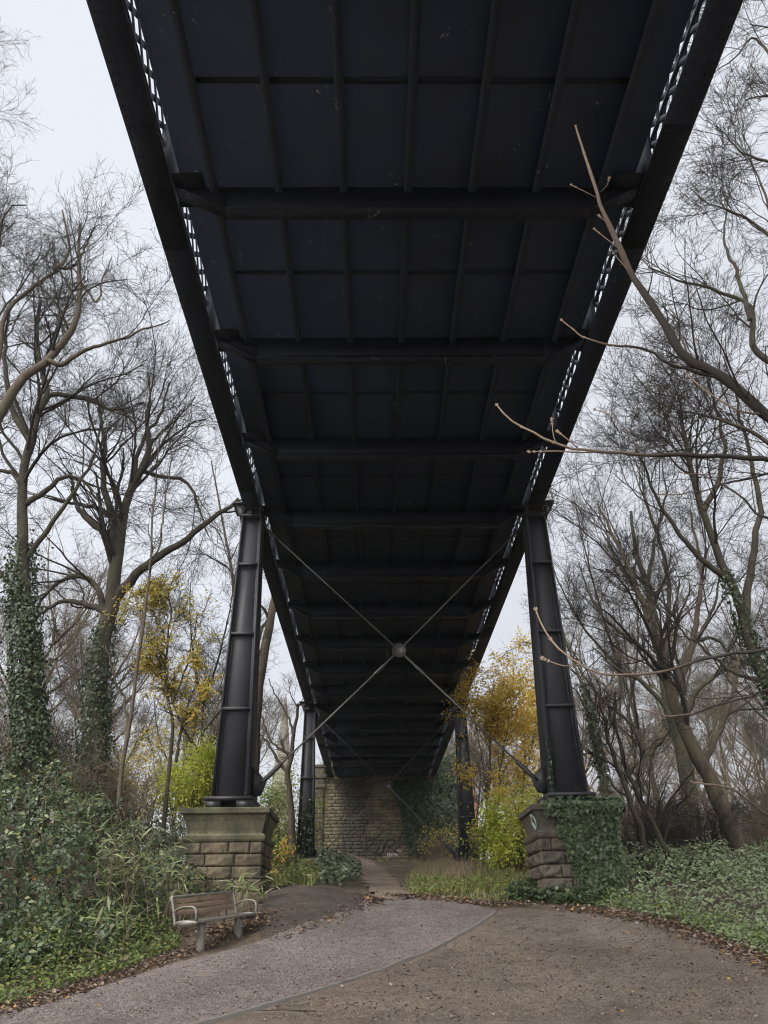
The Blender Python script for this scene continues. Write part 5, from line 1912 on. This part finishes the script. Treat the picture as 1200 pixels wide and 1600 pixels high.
def grit(label, poly, n, s0, s1, lift, cols, seed):
    rng = np.random.default_rng(seed)
    xy = rand_in(rng, poly, n, lambda x, y: np.clip((8.5 / np.hypot(x, y)) ** 2, .1, 1))
    m = leafm("grit_" + str(seed), cols, .9, 0.0, .2)
    V, F = scatter(rng, np.column_stack([xy, g(xy[:, 0], xy[:, 1]) + lift]), rng.normal(size=(n, 3)) * .25 + np.array([0, 0, 1.0]), s0 + (s1 - s0) * rng.random(n) ** 3, PEB)
    o = MB()
    o.add(V, F)
    tag(o.build("grit", m), label, "grit", kind="stuff")


grit("fine loose grit lying on the grey gravel path", [gp(-20, 1597), gp(170, 1545), gp(390, 1480), gp(545, 1428), gp(600, 1408), gp(720, 1413), gp(762, 1424), gp(740, 1450), gp(650, 1495), gp(500, 1547), gp(320, 1600)], 26000, .010, .026, .024,
     [(0.05, 0.04, 0.036), (0.12, 0.1, 0.09), (0.19, 0.16, 0.145), (0.15, 0.122, 0.11), (0.3, 0.26, 0.235)], 601)
grit("loose crumbs and grit lying on the brown dirt", [gp(360, 1597), gp(510, 1552), gp(655, 1503), gp(745, 1458), gp(778, 1428), gp(850, 1428), gp(980, 1436), gp(1050, 1452), gp(1120, 1475), gp(1195, 1510), gp(1195, 1598)], 24000, .010, .03, .016,
     [(0.06, 0.046, 0.036), (0.09, 0.07, 0.055), (0.135, 0.106, 0.086), (0.1, 0.075, 0.057), (0.24, 0.195, 0.16)], 602)

# ------------------------------------------------------------------ ivy on masonry
rngi = np.random.default_rng(501)
n = 9000
# right pier: top right and front, hanging from the cap
u_ = rngi.uniform(-1.02, 1.02, n)
zz = rngi.uniform(.35, 2.28, n)
front = rngi.random(n) < .72
lim = -.42 + .22 * sn(zz, zz * .7, 2.0, 3) + .35 * sstep(1.2, .5, zz)
lim = np.where(zz > 2.02, -.75, lim)
k = (u_ > lim)
u_, zz, front = u_[k], zz[k], front[k]
hwz = np.interp(zz, [.3, 1.58, 1.72, 1.9, 2.12, 2.24], [.90, .88, .93, .90, 1.0, 1.03]) - .08
lump = .03 + .13 * np.abs(sn(u_ * 3, zz * 3, 1.0, 8)) * rngi.random(len(u_))
px_ = np.where(front, 3.6 + u_ * hwz * .98, 3.6 + hwz + lump)
py_ = np.where(front, 18 - hwz - lump, 18 + u_ * hwz)
nr = np.where(front[:, None], np.array([0, -1.0, .45]), np.array([1.0, 0, .45])) + rngi.normal(size=(len(u_), 3)) * .5
c1 = scatter(rngi, np.column_stack([px_, py_, zz + H0]), nr, rngi.uniform(.6, 1.3, len(u_)) * .09, IVY, np.array([0, 0, -1.0]) + rngi.normal(size=(len(u_), 3)) * .45)
n = 1300
tx, ty = rngi.uniform(-.5, .97, n), rngi.uniform(-.97, .85, n)
k = ~((np.abs(tx) < .52) & (np.abs(ty) < .6) & (rngi.random(n) < .9))
tx, ty = tx[k], ty[k]
c2 = scatter(rngi, np.column_stack([3.6 + tx, 18 + ty, H0 + 2.27 + rngi.uniform(0, .09, len(tx))]), rngi.normal(size=(len(tx), 3)) * .4 + np.array([0, -.3, 1]), rngi.uniform(.6, 1.25, len(tx)) * .11, IVY)
o = leaf_obj("ivy", M["ivy"], [c1, c2])
tag(o, "thick dark ivy hanging over the dark pier under the nearer right column", "ivy")
# sprig climbing the right column
q = spline([(3.3, 17.42, H0 + 2.3), (3.2, 17.44, H0 + 2.8), (3.26, 17.48, H0 + 3.3), (3.22, 17.52, H0 + 3.7)], 26)
V, F = ivy_on(rngi, q, np.full(26, .01), 110, .06, .05, 0, 1)
tag(leaf_obj("ivy", M["ivy"], [(V, F)]), "ivy sprig climbing the inner edge of the nearer right column", "ivy")

# abutment ivy: right half
n = 19000
zx = rngi.uniform(-.2, 6.2, n)
zz = rngi.uniform(4.2, 12.2, n)
zl = np.interp(zz, [4, 5, 7, 9.3, 9.6, 12], [2.0, 1.7, 1.15, .55, 3.6, 3.8]) + .3 * sn(zx, zz, 1.0, 5)
top = 9.4 + 1.6 * sstep(3.6, 4.4, zx) - .9 * sstep(5.4, 6.2, zx)
k = (zx > zl) & (zz < top + .4 * sn(zx, zz, 2, 2)) & (rngi.random(n) < sstep(4.2, 5.6, zz) + .3)
zx, zz = zx[k], zz[k]
lump = .05 + .45 * np.abs(sn(zx * 1.2, zz, 1.0, 18)) * rngi.random(len(zx))
c = scatter(rngi, np.column_stack([zx, 57.62 - lump, zz + H0]), rngi.normal(size=(len(zx), 3)) * .4 + np.array([0, -1, .5]), rngi.uniform(.7, 1.4, len(zx)) * .17, IVY, np.array([0, 0, -1.0]) + rngi.normal(size=(len(zx), 3)) * .5)
tag(leaf_obj("ivy", M["ivy"], [c]), "broad dark curtain of ivy covering the right half of the abutment wall", "ivy")
# ivy on the foot of the farther left column
q = spline([(-3.5, 37.3, H0 + 2.4), (-3.45, 37.4, H0 + 4.0), (-3.5, 37.5, H0 + 5.2)], 26)
V, F = ivy_on(rngi, q, np.full(26, .1), 420, .11, .18, 0, 1)
tag(leaf_obj("ivy", M["ivy"], [(V, F)]), "loose ivy creeping up the foot of the farther left column", "ivy")

# ------------------------------------------------------------------ far buildings
Ych = 130.0
tip = at(447, 1082, Ych)
cz = float(g(tip[0], Ych))
church = empty("church", (tip[0], Ych, cz))
CO = np.array([tip[0], Ych, cz])
m = MB()
hs = 24.0
a = np.arange(8) * PI / 4 + PI / 8
zs = [tip[2] - hs, tip[2] - hs * .5, tip[2] - .3]
rs = [2.75, 1.4, .05]
V = np.vstack([np.column_stack([tip[0] + r * np.cos(a), Ych + r * np.sin(a), np.full(8, z)]) for r, z in zip(rs, zs)])
k = np.arange(8)
m.add(V, np.concatenate([np.stack([k, (k + 1) % 8, (k + 1) % 8 + 8, k + 8], -1), np.stack([k + 8, (k + 1) % 8 + 8, (k + 1) % 8 + 16, k + 16], -1)]))
for f in (.25, .5, .75):
    r = rs[0] * (1 - f) + .04
    z = tip[2] - hs * (1 - f)
    ring = lambda rr, zq: np.column_stack([tip[0] + rr * np.cos(a), Ych + rr * np.sin(a), np.full(8, zq)])
    m.add(np.vstack([ring(r, z - .12), ring(r, z + .12)]), np.stack([k, (k + 1) % 8, (k + 1) % 8 + 8, k + 8], -1))
for q in range(4):
    aa = q * PI / 2 + PI / 4
    x_, y_ = tip[0] + 2.9 * math.cos(aa), Ych + 2.9 * math.sin(aa)
    zz_ = tip[2] - hs
    m.hexa([(x_ - .35, y_ - .35, zz_), (x_ + .35, y_ - .35, zz_), (x_ + .35, y_ + .35, zz_), (x_ - .35, y_ + .35, zz_), (x_ - .02, y_ - .02, zz_ + 2.6), (x_ + .02, y_ - .02, zz_ + 2.6), (x_ + .02, y_ + .02, zz_ + 2.6), (x_ - .02, y_ + .02, zz_ + 2.6)])
m.build("spire", M["stone_far"], church, origin=CO)
m = MB()
m.box(tip[0] - 2.8, tip[0] + 2.8, Ych - 2.8, Ych + 2.8, cz - .5, tip[2] - hs)
m.box(tip[0] - 3.0, tip[0] + 3.0, Ych - 3.0, Ych + 3.0, tip[2] - hs - .5, tip[2] - hs - .1)
m.build("tower", M["stone_far"], church, origin=CO, bevel=.05)
m = MB()
for yy in (-2.86,):
    m.box(tip[0] - .5, tip[0] + .5, Ych + yy - .02, Ych + yy + .02, tip[2] - hs - 4, tip[2] - hs - 1.2)
m.build("belfry_opening", M["black_iron"], church, origin=CO)
tag(church, "distant pale stone church spire seen through bare trees between the left columns", "church")

hp = at(690, 1215, 82.0)
hz = float(g(hp[0], 82))
house = empty("house", (hp[0], 82, hz))
HO = np.array([hp[0], 82, hz])
zt = hp[2]
m = MB()
m.box(hp[0] - 4, hp[0] + 3, 79, 87, hz - .5, zt)
m.build("wall", M["brick"], house, origin=HO)
m = MB()
m.add([(hp[0] - 4.4, 78.6, zt + .01), (hp[0] + 3.4, 78.6, zt + .01), (hp[0] + 3.4, 87.4, zt + .01), (hp[0] - 4.4, 87.4, zt + .01), (hp[0] - .5, 78.6, zt + 2.6), (hp[0] - .5, 87.4, zt + 2.6)],
      np.array([[0, 1, 4], [2, 3, 5]]), np.array([[0, 4, 5, 3], [1, 2, 5, 4], [3, 2, 1, 0]]))
roof = m.build("roof", M["roof"], house, origin=HO)
m = MB()
m.box(hp[0] - .9, hp[0] - .1, 84, 84.8, zt + 1.5, zt + 3.6)
m.build("chimney", M["brick"], roof, origin=HO)
tag(house, "brick house with red roof glimpsed beyond the ivy on the abutment", "house")


# thin damp air over the whole place
t = bpy.data.materials.new("damp_air")
t.use_nodes = True
n_ = t.node_tree
n_.nodes.remove(n_.nodes["Principled BSDF"])
v_ = n_.nodes.new("ShaderNodeVolumePrincipled")
v_.inputs["Density"].default_value = 0.0003
v_.inputs["Color"].default_value = (.88, .92, .97, 1)
n_.links.new(v_.outputs[0], n_.nodes["Material Output"].inputs["Volume"])
m = MB()
m.box(-306, 306, -146, 426, -6, 48)
tag(m.build("haze", t), "thin damp haze filling the air of the wooded valley", "haze", kind="stuff")
# ------------------------------------------------------------------ world and light
w = bpy.data.worlds.new("World")
scene.world = w
w.use_nodes = True
nt = w.node_tree
bg = nt.nodes["Background"]
SUN_EL, SUN_ROT = math.radians(38), math.radians(215)
sky = nt.nodes.new("ShaderNodeTexSky")
sky.sky_type = 'NISHITA'
sky.sun_disc = False
sky.sun_elevation = SUN_EL
sky.sun_rotation = SUN_ROT
sky.air_density = 1.0
sky.dust_density = 3.0
tc = nt.nodes.new("ShaderNodeTexCoord")
sep = nt.nodes.new("ShaderNodeSeparateXYZ")
nt.links.new(tc.outputs["Generated"], sep.inputs[0])
# cloud deck: brighter to the upper left, greyer low and to the right
dotn = nt.nodes.new("ShaderNodeVectorMath")
dotn.operation = 'DOT_PRODUCT'
dotn.inputs[1].default_value = (-0.55, 0.15, 0.8)
nt.links.new(tc.outputs["Generated"], dotn.inputs[0])
noi = nt.nodes.new("ShaderNodeTexNoise")
noi.inputs["Scale"].default_value = 2.2
noi.inputs["Detail"].default_value = 5
nt.links.new(tc.outputs["Generated"], noi.inputs["Vector"])
ma = nt.nodes.new("ShaderNodeMath")
ma.operation = 'MULTIPLY_ADD'
ma.inputs[1].default_value = 0.55
nt.links.new(noi.outputs["Fac"], ma.inputs[0])
nt.links.new(dotn.outputs["Value"], ma.inputs[2])
rp = nt.nodes.new("ShaderNodeValToRGB")
cr = rp.color_ramp
cr.elements[0].position = 0.35
cr.elements[0].color = (0.60, 0.615, 0.66, 1)
cr.elements[1].position = 1.0
cr.elements[1].color = (0.74, 0.77, 0.835, 1)
nt.links.new(ma.outputs[0], rp.inputs["Fac"])
# unseen sky boost added high behind the camera and overhead to light fronts
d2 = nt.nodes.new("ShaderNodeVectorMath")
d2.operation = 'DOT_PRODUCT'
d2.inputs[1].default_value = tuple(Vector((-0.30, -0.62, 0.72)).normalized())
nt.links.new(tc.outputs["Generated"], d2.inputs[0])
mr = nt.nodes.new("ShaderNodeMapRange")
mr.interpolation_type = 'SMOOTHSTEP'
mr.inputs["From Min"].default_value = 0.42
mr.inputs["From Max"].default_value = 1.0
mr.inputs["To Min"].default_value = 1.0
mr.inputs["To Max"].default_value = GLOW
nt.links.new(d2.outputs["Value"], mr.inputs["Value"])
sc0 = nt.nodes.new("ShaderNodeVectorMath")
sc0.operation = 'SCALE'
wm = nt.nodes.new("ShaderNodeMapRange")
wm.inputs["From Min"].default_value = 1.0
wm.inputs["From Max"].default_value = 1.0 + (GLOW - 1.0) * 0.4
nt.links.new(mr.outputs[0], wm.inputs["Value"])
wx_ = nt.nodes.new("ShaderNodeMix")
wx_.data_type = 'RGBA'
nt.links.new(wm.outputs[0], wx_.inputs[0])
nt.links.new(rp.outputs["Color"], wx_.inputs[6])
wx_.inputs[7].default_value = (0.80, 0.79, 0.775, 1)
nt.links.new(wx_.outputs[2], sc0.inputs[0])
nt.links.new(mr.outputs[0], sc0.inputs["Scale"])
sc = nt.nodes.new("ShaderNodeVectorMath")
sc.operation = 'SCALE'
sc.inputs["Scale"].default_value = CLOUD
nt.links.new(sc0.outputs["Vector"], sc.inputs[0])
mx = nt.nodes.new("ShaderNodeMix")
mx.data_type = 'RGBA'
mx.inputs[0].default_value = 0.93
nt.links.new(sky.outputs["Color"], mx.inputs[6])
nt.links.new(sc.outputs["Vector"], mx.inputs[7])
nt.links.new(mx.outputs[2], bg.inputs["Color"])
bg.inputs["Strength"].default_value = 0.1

sd = bpy.data.lights.new("sun", 'SUN')
sd.energy = SUN
sd.angle = math.radians(20)
sd.color = (1.0, 0.96, 0.9)
so = link(bpy.data.objects.new("sun", sd))
# pointing so light comes from behind the camera's left shoulder
sdir = Vector((math.sin(SUN_ROT) * math.cos(SUN_EL), math.cos(SUN_ROT) * math.cos(SUN_EL), math.sin(SUN_EL)))
so.rotation_euler = sdir.to_track_quat('Z', 'Y').to_euler()

scene.view_settings.view_transform = 'Standard'
scene.view_settings.look = 'None'
scene.view_settings.gamma = 1
scene.view_settings.exposure = EXPO
scene.render.engine = 'CYCLES'
scene.cycles.pixel_filter_type = 'BLACKMAN_HARRIS'
scene.cycles.filter_width = 1.1
scene.cycles.use_denoising = True
scene.cycles.max_bounces = 6
scene.cycles.diffuse_bounces = 4
scene.cycles.transparent_max_bounces = 4
scene.render.film_transparent = False
